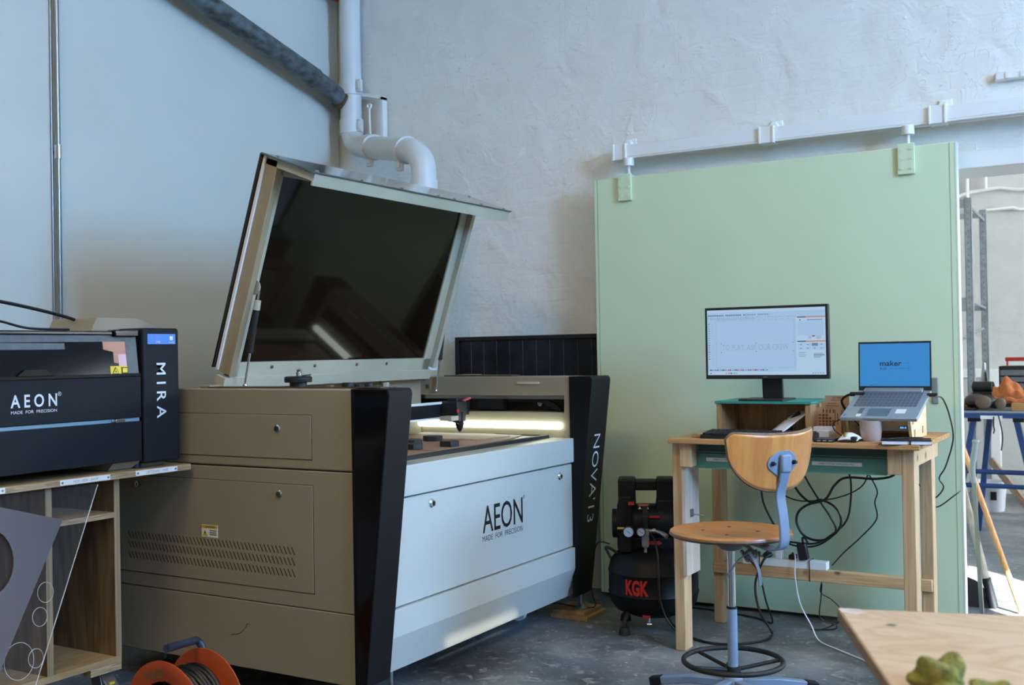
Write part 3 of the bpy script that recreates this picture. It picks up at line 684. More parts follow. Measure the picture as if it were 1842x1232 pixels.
# on the bed
def sheet(name, pts, z0, th, m, label, cat='board', group=None):
    o = MB().prism(pts, 'xy', z0, z0+th).build(name, m, smooth=0); return tag(o, label, cat, group or 'boards on the cutter bed')
sheet('fibreboard_sheet', [(-3.0, 3.5), (-2.38, 3.42), (-2.375, 3.74), (-2.40, 3.99), (-2.455, 4.2), (-3.0, 4.22)], .8285, .004, M_mdf, 'rear brown fibreboard sheet on the cutter bed by the light tube')
sheet('fibreboard_sheet', [(-2.98, 3.0), (-2.36, 3.02), (-2.365, 3.405), (-2.44, 3.41), (-2.98, 3.48)], .8285, .004, M_mdf, 'front brown fibreboard sheet on the cutter bed beside the black pillar')
sheet('fibreboard_offcut', [(-2.9, 3.86), (-2.5, 3.9), (-2.46, 4.1), (-2.6, 4.19), (-2.92, 4.17)], .8327, .003, M_mdfl, 'pale scorched board under the cutting head')
def hexw(x, y, z, rz, label):
    m = MB(); m.prism([(x+.042*math.cos(rz+k*PI/3), y+.042*math.sin(rz+k*PI/3)) for k in range(6)], 'xy', z, z+.022)
    o = m.build('hexagon_weight', M_key, bevel=.002); return tag(o, label, 'weight', 'black hexagonal weights on the cutter bed')
hexw(-2.44, 3.60, .8327, .2, 'black hexagonal weight standing alone nearest the bed front edge')
hexw(-2.66, 3.80, .8327, .5, 'black hexagonal weight farthest back on the cutter bed')
hexw(-2.50, 3.44, .8327, .1, 'black hexagonal weight lowest and closest to the black pillar')
hexw(-2.62, 3.60, .8327, .3, 'half hidden black hexagonal weight between the two by the pillar')
# on the right housing
o = MB().box(-2.98, -2.60, 4.36, 4.44, 1.0905, 1.0965).build('copper_strip', M_rust, bevel=.001); tag(o, 'thin copper brown strip lying on top of the right machine housing', 'strip')
o = MB().box(-2.9, -2.80, 4.365, 4.42, 1.097, 1.100).build('cut_piece', M_mdfl, bevel=.001); tag(o, 'small pale cut piece on the copper brown strip', 'offcut')
# honeycomb panel behind
hp = thing('honeycomb_panel', 'black framed honeycomb grid panel standing behind the laser cutter', 'panel', (-2.85, 4.93, 0))
m = MB()
for a in ((-3.275, -2.36, 1.268, 1.288), (-3.275, -3.255, .6, 1.27), (-2.38, -2.36, .6, 1.27), (-3.275, -2.36, .58, .60)): m.box(a[0], a[1], 4.90, 4.925, a[2], a[3])
m.build('frame', M_rubber, hp, bevel=.001)
B(-3.256, -2.379, 4.915, 4.923, .6, 1.27).build('grid', M_honey, hp)
m = MB()
for k in range(10): m.box(-3.18+k*.08, -3.179+k*.08, 4.913, 4.9155, .6, 1.262)
m.build('cell_seam', M_steel, hp)
# ================================================================== SMALL LASER CUTTER
SM = thing('laser_cutter', 'smaller dark charcoal laser cutting machine on the plywood shelf cabinet', 'laser cutter', (-3.35, 2.2, .82))
fx = -3.055
B(-3.62, fx, 1.3, 2.605, .848, .986).build('lower_panel', M_navy, SM, bevel=.003)
B(-3.60, fx-.006, 1.31, 2.60, .98, 1.0).build('light_strip', mat('pale_blue_strip', (120, 150, 168), .4), SM)
UP = B(-3.62, fx, 1.3, 2.605, .998, 1.142).build('upper_panel', M_navy, SM, bevel=.003)
m = MB().box(fx-.004, fx+.006, 2.478, 2.53, .988, .996).box(fx-.004, fx+.009, 2.49, 2.515, .986, .998); m.build('latch', M_chrome, SM, bevel=.001)
m = MB().prism([(fx-.006, 1.148), (fx-.022, 1.285), (fx-.03, 1.285), (fx-.014, 1.148)], 'xz', 1.3, 2.595)
WN = m.build('window', M_pane2, SM)
B(-3.6, fx-.05, 1.32, 2.60, 1.142, 1.275).build('inner_case', M_seam, SM)
m = MB().prism([(fx+.001, 1.142), (fx+.004, 1.142), (fx+.004, 1.152), (fx-.003, 1.152)], 'xz', 1.3, 2.6)
m.prism([(2.12, 1.150), (2.26, 1.150), (2.225, 1.172), (2.15, 1.172)], 'yz', fx-.006, fx+.004); m.build('window_handle', M_gblack, SM)
def sl(z, o=0): return fx-.006-.016*(z-1.148)/.137+o
def tapeq(y0, y1, z0a, z1a, z0b, z1b, o, mt, nm='tape'):
    m = MB(); m.add([(sl(z0a, o), y0, z0a), (sl(z1a, o), y0, z1a), (sl(z1b, o), y1, z1b), (sl(z0b, o), y1, z0b),
                     (sl(z0a, -.001), y0, z0a), (sl(z1a, -.001), y0, z1a), (sl(z1b, -.001), y1, z1b), (sl(z0b, -.001), y1, z0b)],
                    [(0, 1, 2, 3), (7, 6, 5, 4), (0, 4, 5, 1), (1, 5, 6, 2), (2, 6, 7, 3), (3, 7, 4, 0)])
    return m.build(nm, mt, WN, smooth=0)
tapeq(1.3, 2.31, 1.235, 1.262, 1.236, 1.256, .0012, M_tape)
tapeq(1.3, 2.595, 1.255, 1.29, 1.262, 1.29, .002, M_tape)
tapeq(2.552, 2.598, 1.15, 1.285, 1.15, 1.285, .003, M_tape)
tapeq(2.46, 2.553, 1.235, 1.262, 1.215, 1.262, .0012, M_copper, 'paper_patch')
tapeq(2.50, 2.553, 1.19, 1.235, 1.18, 1.235, .001, M_copper, 'paper_patch')
tapeq(2.519, 2.5535, 1.172, 1.218, 1.172, 1.218, .0016, M_pink, 'pink_label')
lb = tapeq(2.482, 2.5535, 1.148, 1.178, 1.148, 1.178, .0022, M_yel, 'yellow_label')
m = MB().prism([(2.487, 1.151), (2.515, 1.151), (2.501, 1.175)], 'yz', fx-.004, fx-.0025).box(fx-.004, fx-.0025, 2.526, 2.552, 1.152, 1.174); m.build('print', M_ink, lb)
m = MB().prism([(2.490, 1.153), (2.512, 1.153), (2.501, 1.171)], 'yz', fx-.0035, fx-.002).box(fx-.0035, fx-.002, 2.529, 2.549, 1.155, 1.171).build('print_ground', M_yel, lb)
m = MB().lathe([(.0045, 0), (0, .0005)], (fx-.0022, 2.501, 1.159), X_, n=10).build('print', M_ink, lb)
m = MB().box(fx-.04, fx-.012, 1.3, 2.56, 1.283, 1.297).box(fx-.045, fx-.002, 2.50, 2.6, 1.278, 1.302); m.build('top_strip', M_gblack, SM, bevel=.004)
text('A E O N', .165, .041, (fx+.0006, 2.184, 1.075), Y_, Z_, M_inkw, UP, off=.018)
text('MADE  FOR  PRECISION', .163, .0095, (fx+.0006, 2.184, 1.041), Y_, Z_, M_inkw, UP)
text('®', .014, .014, (fx+.0006, 2.276, 1.093), Y_, Z_, M_inkw, UP)
EP = B(-3.58, fx+.003, 2.613, 2.775, .835, 1.309).build('end_plate', M_navy, SM, bevel=.010, seg=4)
text('M I R A', .195, .041, (fx+.0036, 2.690, 1.088), -Z_, Y_, M_inkw, EP, off=.008)
st = B(fx+.003, fx+.004, 2.632, 2.757, 1.252, 1.288).build('blue_sticker', M_blue, EP)
text('Mobility', .024, .005, (fx+.0042, 2.738, 1.258), Y_, Z_, M_inkw, st)
text('16760', .018, .005, (fx+.0042, 2.678, 1.26), Y_, Z_, M_inkw, st)
MB().box(fx+.0042, fx+.0046, 2.731, 2.745, 1.266, 1.280).build('mark', M_inkw, st, bevel=.003)
MB().prism([(-3.5, .848), (fx-.02, .848), (fx-.05, .82), (-3.5, .82)], 'xz', 2.50, 2.74).build('base_wedge', M_beige, SM)
for y in (2.62, 1.6):
    MB().cyl((fx-.05, y, .8185), (fx-.05, y, .85), .018, n=20).build('foot', M_rubber, SM)
# control display behind the end plate
m = MB().prism([(2.50, 1.30), (2.525, 1.348), (2.70, 1.348), (2.86, 1.30)], 'yz', -3.42, -3.18)
m.build('display_housing', M_beige, SM, bevel=.002)
m = MB(); m.add([(-3.40, 2.715, 1.3455), (-3.20, 2.715, 1.3455), (-3.20, 2.84, 1.308), (-3.40, 2.84, 1.308)], [(0, 1, 2, 3)]); m.build('display', M_lapt, SM, solid=.002)

def cable(name, pts, r, label, m=M_cable, cat='cable', k=8, group=None):
    o = MB().tube(cr(pts, k), r, n=8).build(name, m, origin=pts[0]); return tag(o, label, cat, group)
cable('power_cable', [(-3.5, 1.3, 1.5), (-3.4, 1.95, 1.44), (-3.35, 2.25, 1.405), (-3.3, 2.5, 1.35), (-3.3, 2.58, 1.31)], .006, 'thick black cable arching over the small laser cutter')
cable('power_cable', [(-3.3, 1.7, 1.33), (-3.2, 2.0, 1.345), (-3.15, 2.12, 1.33), (-3.1, 2.2, 1.305), (-3.1, 2.35, 1.302)], .004, 'short black cable lying on top of the small laser cutter')

# ------------------------------------------------------------------ shelf cabinet
SH = thing('shelf_cabinet', 'open plywood shelf cabinet on castors under the small laser cutter', 'shelf', (-3.3, 2.0, 0))
B(-3.75, -3.04, 1.1, 2.81, .796, .8175).build('top', M_plyh, SH, bevel=.001)
B(-3.0405, -3.039, 1.1, 2.81, .7965, .817).build('edge_band', M_plye, SH)
for y in (2.502, 2.236, 1.2):
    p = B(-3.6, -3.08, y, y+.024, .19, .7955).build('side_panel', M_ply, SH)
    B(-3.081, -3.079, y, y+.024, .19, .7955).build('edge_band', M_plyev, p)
B(-3.6, -3.08, 2.26, 2.502, .662, .68).build('shelf', M_plyh, SH)
B(-3.081, -3.079, 2.26, 2.502, .6625, .6795).build('edge_band', M_plye, SH)
bp = B(-3.6, -3.079, 1.2, 2.526, .168, .19).build('bottom', M_plyh, SH, bevel=.001)
B(-3.12, -3.079, 2.40, 2.526, .142, .168).build('bottom_block', M_plye, SH, bevel=.002)
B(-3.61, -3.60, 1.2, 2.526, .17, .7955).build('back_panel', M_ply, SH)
for y0, y1, s in ((2.262, 2.455, 'HDF / MDF - SHOP'), (2.562, 2.745, 'LEFTOVERS - FREE'), (1.9, 2.068, 'ACRYLIC - SHOP')):
    l_ = B(-3.039, -3.037, y0, y1, .7985, .8155).build('shelf_label', M_lab, SH)
    if y0 > 2: text(s, .095, .0085, (-3.0368, (y0+y1)/2, .807), Y_, Z_, mat('burnt_lettering', (150, 120, 100), .6), l_)
    for y in (y0+.008, y1-.008): MB().lathe([(.0042, 0), (.003, .0025), (0, .003)], (-3.037, y, .807), X_, n=10).build('screw', M_steel, l_)
def castor(x, y, mat_=M_steel):
    c = MB().box(x-.035, x+.035, y-.03, y+.03, .136, .142).prism([(x-.03, .136), (x+.02, .136), (x+.035, .08), (x+.03, .055), (x-.01, .05)], 'xz', y-.026, y-.023).prism([(x-.03, .136), (x+.02, .136), (x+.035, .08), (x+.03, .055), (x-.01, .05)], 'xz', y+.023, y+.026)
    c.prism([(x+.02, .13), (x+.06, .085), (x+.062, .088), (x+.022, .134)], 'xz', y-.024, y+.024)
    o = c.build('castor', mat_, SH, bevel=.002)
    MB().cyl((x, y-.016, .045), (x, y+.016, .045), .045, n=28).build('wheel', mat('red_wheel', (120, 20, 38), .4) if 'red_wheel' not in MATS else MATS['red_wheel'], o)
    B(x+.038, x+.052, y-.01, y+.01, .1, .108).build('brake_pedal', M_yel2, o)
    for v_ in (): pass
    return o
castor(-3.13, 2.485); castor(-3.13, 1.3); castor(-3.5, 2.44)
# leaning sheets
def leanpts(pts):  # (y, z) on a plane leaning against the cabinet front
    return [(-3.05-(z-.7)*.12, y, z) for y, z in pts]
def plate(pts, off, th, name, m, label, cat):
    P = [Vector(p)+Vector((off, 0, 0)) for p in leanpts(pts)]; n = len(P)
    mb = MB(); mb.add(P+[p+Vector((th, 0, 0)) for p in P], [tuple(range(n)), tuple(range(2*n-1, n-1, -1))]+[(i, (i+1) % n, n+(i+1) % n, n+i) for i in range(n)])
    o = mb.build(name, m, smooth=0); return tag(o, label, cat, 'leaning acrylic sheets')
arc = [(2.0+.085*math.cos(a), .60+.10*math.sin(a)) for a in [R(75-15*k) for k in range(11)]]
plate([(1.75, .80), (2.0, .775), (2.268, .69), (2.022, .30), (1.93, .10), (1.75, .10), (1.75, .46)]+arc[::-1]+[(1.75, .72)], .010, .003, 'acrylic_sheet', M_frost, 'frosted lilac acrylic sheet with a round cut-out leaning in the shelf', 'acrylic sheet')
o = plate([(1.75, .79), (2.40, .79), (2.42, .785), (2.105, .16), (1.75, .16)], .0, .003, 'acrylic_sheet', M_clr, 'clear acrylic sheet with circles cut out leaning behind the lilac one', 'acrylic sheet')
def lp(y, z, off=.0035): return Vector((-3.05-(z-.7)*.12+off, y, z))
m = MB().tube([lp(2.42, .785), lp(2.105, .16)], .0018, n=6)
for y, z, r_, k in ((2.19, .475, .028, 1), (2.163, .405, .026, 1), (2.137, .285, .026, 1), (2.08, .29, .05, 1)):
    m.tube([lp(y+r_*math.cos(2*PI*i/28), z+r_*1.1*math.sin(2*PI*i/28)) for i in range(28)], .0010, n=5, closed=True)
m.build('cut_edge', M_clre, o)

# ------------------------------------------------------------------ cable reel
CRl = thing('cable_reel', 'orange metal cable reel with black cable on the floor by the shelf', 'cable reel', (-2.50, 2.27, 0))
def disc(y, nm, dy):
    prof = [(.03, 0), (.10, 0), (.115, dy), (.156, dy), (.160, dy+.002), (.160, dy+.005), (.156, dy+.006), (.114, dy+.004), (.098, .004), (.03, .004)]
    return MB().lathe(prof+[prof[0]], (-2.50, y, .165), Y_, n=56).build(nm, M_orange, CRl)
D1 = disc(2.20, 'reel_flange', -.006); D2 = disc(2.345, 'reel_flange', .006)
mm_ = MB()
for a in range(0, 360, 40):
    for q in (0, 9):
        a_ = R(a+q); m0 = Vector((math.cos(a_), 0, math.sin(a_)))
        mm_.tube([Vector((-2.50, 2.1985, .165))+m0*.085, Vector((-2.50, 2.1985, .165))+m0*.103], .0014, n=5)
mm_.build('slot', M_seam, D1)
text('MAKER', .085, .024, (-2.532, 2.1915, .285), Vector((1, 0, .28)), Vector((-.28, 0, 1)), mat('green_marker', (70, 110, 90), .6), D1, off=-.01)
MB().lathe([(.024, 0), (.026, .001), (.024, .002), (0, .002)], (-2.445, 2.1945, .20), -Y_, n=28).build('hub_hole', M_seam, D1)
m = MB(); hel = []
for i in range(8*24+1):
    a = 2*PI*i/24; rr = .118+.002*math.sin(i*.7); hel.append((-2.50+rr*math.cos(a), 2.222+i/(8*24)*.108, .165+rr*math.sin(a)))
m.tube(hel, .0072, n=7); m.build('wound_cable', M_cable, CRl)
MB().cyl((-2.5, 2.2, .165), (-2.5, 2.345, .165), .10, n=32).build('drum', M_orange, CRl)
MB().tube(cr([(-2.50, 2.375, .03), (-2.515, 2.375, .25), (-2.53, 2.375, .315), (-2.537, 2.36, .342), (-2.527, 2.33, .348), (-2.49, 2.20, .362)], 6), .0115, n=16).build('handle_tube', M_chip, CRl)
MB().tube([(-2.56, 2.375, .012), (-2.44, 2.375, .012), (-2.44, 2.18, .012), (-2.56, 2.18, .012)], .010, n=10, closed=True).build('base_frame', M_chip, CRl)

# ================================================================== DESK
DT = .848
DK = thing('work_desk', 'pine desk with teal drawers standing before the green door', 'desk', (-1.2, 4.35, 0))
B(-1.69, -.74, 4.03, 4.68, DT-.018, DT).build('tabletop', M_top, DK, bevel=.002)
for x0, x1, y0, y1 in ((-1.694, -1.652, 4.085, 4.165), (-.812, -.768, 4.085, 4.165), (-1.715, -1.668, 4.58, 4.65), (-.842, -.795, 4.58, 4.65)):
    B(x0, x1, y0, y1, 0, DT-.018).build('leg', M_pine, DK, bevel=.003)
B(-1.652, -1.603, 4.06, 4.165, .735, DT-.018).build('corner_block', M_pine, DK, bevel=.003)
B(-.862, -.812, 4.085, 4.165, .735, DT-.018).build('corner_block', M_pine, DK, bevel=.003)
B(-1.651, -1.636, 4.075, 4.22, .30, .735).build('side_board', M_birch, DK)
B(-.800, -.775, 4.17, 4.6, .76, DT-.018).build('end_rail', M_pine, DK)
B(-.790, -.785, 4.18, 4.24, .55, .77).build('tag_board', M_plyh, DK)
ST = B(-1.71, -.8, 4.56, 4.60, .222, .27).build('stretcher', M_pinex, DK, bevel=.003)
m = MB().box(-1.636, -1.630, 4.12, 4.145, .53, .56).tube([(-1.63, 4.13, .54), (-1.60, 4.13, .54), (-1.585, 4.125, .54), (-1.60, 4.118, .541), (-1.63, 4.118, .541)], .0018, n=6); m.build('hook', M_steel, DK)
def drawer(x0, x1, lx, lw):
    D = MB().box(x0, x1, 4.125, 4.5, .735, .739).box(x0, x1, 4.125, 4.128, .74, .795).box(x0, x0+.003, 4.12, 4.5, .735, .82).box(x1-.003, x1, 4.12, 4.5, .735, .82).box(x0, x1, 4.5, 4.503, .735, .82)
    D.prism([(4.127, .742), (4.10, .732), (4.10, .729), (4.127, .736)], 'yz', x0, x1).prism([(4.127, .78), (4.108, .784), (4.108, .787), (4.127, .790)], 'yz', x0, x1)
    o = D.build('drawer', M_teal, DK, bevel=.001)
    l_ = B(lx, lx+lw, 4.1235, 4.1255, .756, .770).build('drawer_label', M_lab, o)
    text('LASER CUTTER TOOLS AND MISC', lw*.72, .0062, (lx+lw*.5, 4.1234, .763), X_, Z_, M_ink, l_)
    return o
drawer(-1.60, -1.235, -1.565, .20); drawer(-1.228, -.866, -1.145, .185)
B(-1.60, -.866, 4.13, 4.51, .795, DT-.0185).build('drawer_housing', mat('dark_teal', (40, 74, 68), .5), DK)

# riser and monitor
RS = thing('monitor_riser', 'small beech box with a teal top under the monitor', 'riser', (-1.41, 4.5, DT))
B(-1.608, -1.205, 4.345, 4.66, .973, .983).build('top', M_teal2, RS, bevel=.001)
for x in (-1.602, -1.231):
    s = B(x, x+.020, 4.352, 4.655, DT, .9725).build('side', M_riser, RS)
B(-1.58, -1.232, 4.56, 4.575, DT, .9725).build('back', M_riser, RS)
MN = thing('computer_monitor', 'black widescreen monitor showing a drawing program on the teal topped box', 'monitor', (-1.40, 4.46, .983))
B(-1.664, -1.145, 4.40, 4.425, 1.073, 1.374).build('casing', M_key, MN, bevel=.002)
B(-1.58, -1.23, 4.425, 4.45, 1.11, 1.33).build('rear_bulge', M_key, MN, bevel=.008)
m = MB().prism([(4.455, .99), (4.475, .99), (4.455, 1.2), (4.435, 1.2)], 'yz', -1.437, -1.352); m.build('neck', M_key, MN, bevel=.003)
m = MB().prism([(-1.512, 4.365), (-1.325, 4.365), (-1.325, 4.55), (-1.512, 4.55)], 'xy', .983, .991); m.build('stand_base', M_key, MN, bevel=.002)
x0, x1, z0, z1 = -1.654, -1.156, 1.090, 1.363
S = MB(); sy = 4.3995
def SQ(u0, u1, v0, v1, mi, d=0):
    S.add([(x0+(x1-x0)*u0, sy-d, z0+(z1-z0)*v0), (x0+(x1-x0)*u1, sy-d, z0+(z1-z0)*v0), (x0+(x1-x0)*u1, sy-d, z0+(z1-z0)*v1), (x0+(x1-x0)*u0, sy-d, z0+(z1-z0)*v1)], [(0, 1, 2, 3)], mi)
SQ(0, 1, 0, 1, 0)
SQ(0, 1, .955, 1, 1, .0002); SQ(0, 1, 0, .055, 1, .0002); SQ(.76, 1, .06, .86, 1, .0002)
for k in range(34):
    if k not in (9, 19, 27): SQ(.01+k*.0155, .02+k*.0155, .905, .925, 2 if k < 21 else 3, .0004)
for k in range(40): SQ(.01+k*.019, .01+k*.019+random.uniform(.004, .014), .872, .88, 3, .0004)
for k in range(22): SQ(.03+k*.018, .042+k*.018, .855, .862, 3, .0004)
for k in range(16): SQ(.012, .022, .78-k*.036, .795-k*.036, 2 if k % 3 == 0 else 3, .0004)
SQ(.075, .0765, .115, .83, 3, .0004); SQ(.745, .7465, .115, .83, 3, .0004); SQ(.075, .745, .114, .1155, 3, .0004); SQ(.075, .745, .83, .8315, 3, .0004)
for k in range(13): SQ(.09+k*.05, .105+k*.05, .840, .844, 3, .0004); SQ(.09+k*.05, .1+k*.05, .104, .107, 3, .0004); SQ(.045, .055, .15+k*.05, .154+k*.05, 3, .0004); SQ(.755, .762, .15+k*.05, .154+k*.05, 3, .0004)
for v in (.85, .49): SQ(.77, .84, v, v+.013, 5, .0004); SQ(.84, 1, v, v+.013, 4, .0004)
SQ(.79, .80, .805, .82, 5, .0004); SQ(.85, .975, .805, .82, 3, .0004)
SQ(.775, .985, .58, .795, 0, .0003); SQ(.89, .915, .565, .578, 5, .0005)
for k in range(3): SQ(.86, .885, .535+k*.016, .541+k*.016, 3, .0004); SQ(.925, .965, .535+k*.016, .541+k*.016, 3, .0004)
for a in range(4):
    for b in range(2):
        SQ(.775+a*.056, .825+a*.056, .37+b*.055, .415+b*.055, 0 if (a, b) != (2, 1) else 3, .0004); SQ(.79+a*.056, .805+a*.056, .388+b*.055, .396+b*.055, 2, .0006)
for k in range(4): SQ(.78, .78+random.uniform(.04, .07), .27+k*.02, .276+k*.02, 3, .0004); SQ(.9, .93+random.uniform(.01, .05), .25+k*.02, .258+k*.02, 3, .0004)
SQ(.9, .99, .285, .30, 3, .0005)
for k in range(32): SQ(.018+k*.0158, .029+k*.0158, .066, .085, 6+(k*7+k//5) % 10, .0004)
for k, u_ in enumerate((.02, .155, .18, .2, .225, .245)): SQ(u_, u_+.012, .018, .036, 6+(k*3+1) % 10, .0004)
for k in range(5): SQ(.89+k*.02, .9+k*.02, .02, .03, 2, .0004)
for u_, v_ in ((.118, .475), (.118, .345), (.42, .478), (.42, .348), (.73, .48), (.73, .35)): SQ(u_, u_+.007, v_, v_+.012, 2, .0005)
SCRN = S.build('screen', [M_scr, M_scr2, M_scrd, M_scrg, M_scro, M_scrk]+PALC, MN, smooth=0)
text('TO PLAY, ASK OUR CREW .', .292, .026, (x0+(x1-x0)*.425, sy-.0006, z0+(z1-z0)*.415), X_, Z_, M_scrg, SCRN, off=.0)
text('TO PLAY, ASK OUR CREW .', .290, .0235, (x0+(x1-x0)*.425, sy-.0012, z0+(z1-z0)*.415), X_, Z_, M_scr, SCRN, off=-.02)
text('DELL', .018, .0045, (-1.405, 4.3995, 1.0815), X_, Z_, mat('badge_grey', (150, 150, 154), .4), MN)

# desk items
KB = thing('keyboard', 'black computer keyboard at the front left of the desk', 'keyboard', (-1.4, 4.15, DT))
m = MB().prism([(4.085, DT), (4.085, DT+.014), (4.215, DT+.024), (4.215, DT)], 'yz', -1.575, -1.14); m.build('body', M_key, KB, bevel=.002)
m = MB()
for r_ in range(5):
    for k in range(22):
        x = -1.567+k*.0193; y = 4.093+r_*.023; z = DT+.0145+(y-4.085)*.077
        if k in (15, 18): continue
        m.box(x, x+.016, y, y+.019, z, z+.008)
m.build('keys', M_lkey if False else M_key, KB, bevel=.0015)
o = B(-1.62, -1.573, 4.11, 4.30, DT, DT+.018).build('wood_strip', M_plyh, bevel=.002); tag(o, 'pale wooden strip left of the keyboard', 'wood strip')
o = MB().grid(lambda u_, v_: (-1.39+.075*v_+.11*u_*.3+.06*u_*u_, 4.34+.10*u_-.02*v_, DT+.002+.085*u_**1.5+.012*v_), 10, 4).build('paper_sheet', M_paper, solid=.001); tag(o, 'curled sheet of white paper propped up behind the keyboard', 'paper')
g = thing('clamp_gadget', 'small black folding gadget inside the monitor box', 'gadget', (-1.31, 4.42, DT))
MB().box(-1.33, -1.305, 4.41, 4.43, DT+.012, DT+.06).build('grip', M_key, g, bevel=.004)
m = MB(); m.M = Matrix.Translation((-1.31, 4.42, DT+.055)) @ Matrix.Rotation(R(-40), 4, 'Y'); m.box(-.01, .05, -.008, .008, -.008, .008); m.build('lever', M_navy, g, bevel=.002)
B(-1.345, -1.29, 4.395, 4.445, DT, DT+.012).build('base', M_white, g, bevel=.003)
# sample boards
def card(x0, x1, y, z0, z1, label, txt, big=False):
    T = thing('sample_board', label, 'sample board', ((x0+x1)/2, y, z0), group='engraved sample boards')
    MB().box(x0, x1, y, y+.003, z0, z1).build('board', M_card, T)
    if big:
        m = MB(); w = (x1-x0)
        for a in range(4):
            for b in range(4):
                if a+b*1.3 < 5: m.box(x0+w*(.27+a*.13), x0+w*(.37+a*.13), y-.0006, y, z0+.034+b*.0125, z0+.044+b*.0125)
            m.box(x0+w*(.29+a*.13), x0+w*(.35+a*.13), y-.0006, y, z0+.086, z0+.100); m.box(x0+w*.14, x0+w*.23, y-.0006, y, z0+.036+a*.0125, z0+.042+a*.0125)
        m.box(x0+w*.29, x0+w*.7, y-.0006, y, z0+.104, z0+.1055).box(x0+w*.76, x0+w*.79, y-.0006, y, z0+.05, z0+.098).box(x0+w*.86, x0+w*.89, y-.0006, y, z0+.04, z0+.085)
        m.build('burnt_grid', M_burn, T)
    else:
        text(txt[0], (x1-x0)*.4, .006, ((x0+x1)/2, y-.0004, z1-.009), X_, Z_, M_burn, T); text(txt[1], (x1-x0)*.55, .0055, ((x0+x1)/2, y-.0004, z1-.019), X_, Z_, M_burn, T)
card(-1.190, -1.093, 4.50, DT+.005, 1.002, 'rearmost and tallest engraved fibreboard sample right of the monitor box', ('LEATHER', 'CORK CUTTING'))
card(-1.197, -1.108, 4.47, DT+.003, .981, 'middle engraved fibreboard sample right of the monitor box', ('Rubber', 'FOAM CUTTING'))
card(-1.215, -1.112, 4.44, DT+.001, .957, 'front engraved sample board with a grid of burnt squares', None, True)
B(-1.108, -1.104, 4.43, 4.52, DT, .97).build('x', M_clr, None)
bpy.data.objects['x'].name = 'board_holder'; tag(bpy.data.objects['board_holder'], 'clear plastic holder at the right of the sample boards', 'holder')
pb = thing('plastic_box', 'small frosted plastic box in front of the sample boards', 'box', (-1.14, 4.25, DT))
MB().box(-1.175, -1.105, 4.22, 4.27, DT, DT+.03).build('box_body', M_clear, pb, bevel=.002)
MB().box(-1.178, -1.100, 4.27, 4.31, DT+.012, DT+.042).build('box_lid', M_clear, pb, bevel=.002)
ph = thing('smartphone', 'black phone with a squared case beside the mouse', 'phone', (-1.06, 4.09, DT))
MB().box(-1.122, -1.046, 4.06, 4.15, DT, DT+.012).build('case', M_key, ph, bevel=.004)
m = MB()
for a in range(4):
    for b in range(3): m.box(-1.113+a*.018, -1.098+a*.018, 4.066+b*.027, 4.089+b*.027, DT+.012, DT+.0125)
m.build('pattern', M_burn, ph)
m = MB()
for x in (-1.10, -1.079, -1.058): m.box(x-.006, x+.006, 4.0592, 4.0605, DT+.004, DT+.008)
m.build('port', M_lapt, ph)
ms = thing('mouse', 'white computer mouse with a gold badge on the desk', 'mouse', (-.99, 4.125, DT))
m = MB(); cx, cy = -1.0, 4.125
prof = lambda t: math.sin(PI*min(max(t, .02), .98))**.55
m.grid(lambda u_, v_: (cx-.034+.070*v_, cy-.05+.10*u_, DT+.006+.030*prof(u_)*prof(v_)*(1-.25*v_)), 14, 14)
m.build('shell', M_white, ms, solid=.003)
MB().box(cx-.034, cx+.03, cy-.048, cy+.048, DT, DT+.009).build('base', M_key, ms, bevel=.003)
MB().box(cx+.012, cx+.0345, cy-.052, cy-.03, DT+.004, DT+.022).build('side_grip', M_key, ms, bevel=.004)
MB().lathe([(.008, 0), (.006, .002), (0, .003)], (cx-.008, cy-.043, DT+.027), (0, -.7, .7), n=16).build('badge', M_brass, ms)
cable('mouse_cable', [(-1.0, 4.178, DT+.006), (-1.04, 4.19, DT+.012), (-1.075, 4.195, DT+.035), (-1.08, 4.195, DT+.06), (-1.05, 4.195, DT+.078), (-1.01, 4.195, DT+.078), (-.98, 4.195, DT+.05), (-.975, 4.19, DT+.02), (-.982, 4.182, DT+.006)], .0022, 'thin black cable looping up behind the white mouse')
mg = thing('mug', 'beige handleless stoneware cup beside the mouse', 'cup', (-.937, 4.175, DT))
MB().lathe([(0, .0), (.031, .0), (.035, .006), (.0395, .04), (.0405, .076), (.0385, .077), (.037, .07), (.034, .012), (0, .010)], (-.937, 4.175, DT), n=40).build('cup_body', M_ceram, mg)
nb = thing('notebook', 'dark covered notebook with an elastic band at the desk edge', 'notebook', (-.79, 4.02, DT))
def rotbox(m, x0, x1, y0, y1, z0, z1): return m.box(x0, x1, y0, y1, z0, z1)
Mx = Matrix.Translation((-.795, 4.085, DT)) @ Matrix.Rotation(R(12), 4, 'Z')
m = MB(); m.M = Mx; m.box(-.082, .082, -.05, .06, .002, .014); m.build('pages', M_paper, nb)
m = MB(); m.M = Mx; m.box(-.085, .085, -.053, .063, .014, .017).box(-.085, .085, -.053, .063, 0, .002); m.build('cover', M_navy, nb, bevel=.001)
m = MB(); m.M = Mx; m.box(.01, .016, -.0545, .064, -.0005, .018); m.build('elastic', M_rubber, nb)
m = MB(); m.M = Mx; m.tube(cr([(-.06, .0, .0185), (0, .03, .02), (.05, .02, .022), (.06, .04, .02)], 5), .002, n=6).box(-.02, .06, .01, .05, .017, .0185); m.build('pen_loop', M_key, nb)
m = MB(); m.M = Mx; m.tube(cr([(-.085, -.02, .002), (-.095, -.045, .0), (-.10, -.06, -.008)], 4), .0015, n=5); m.build('ribbon', M_frost, nb)

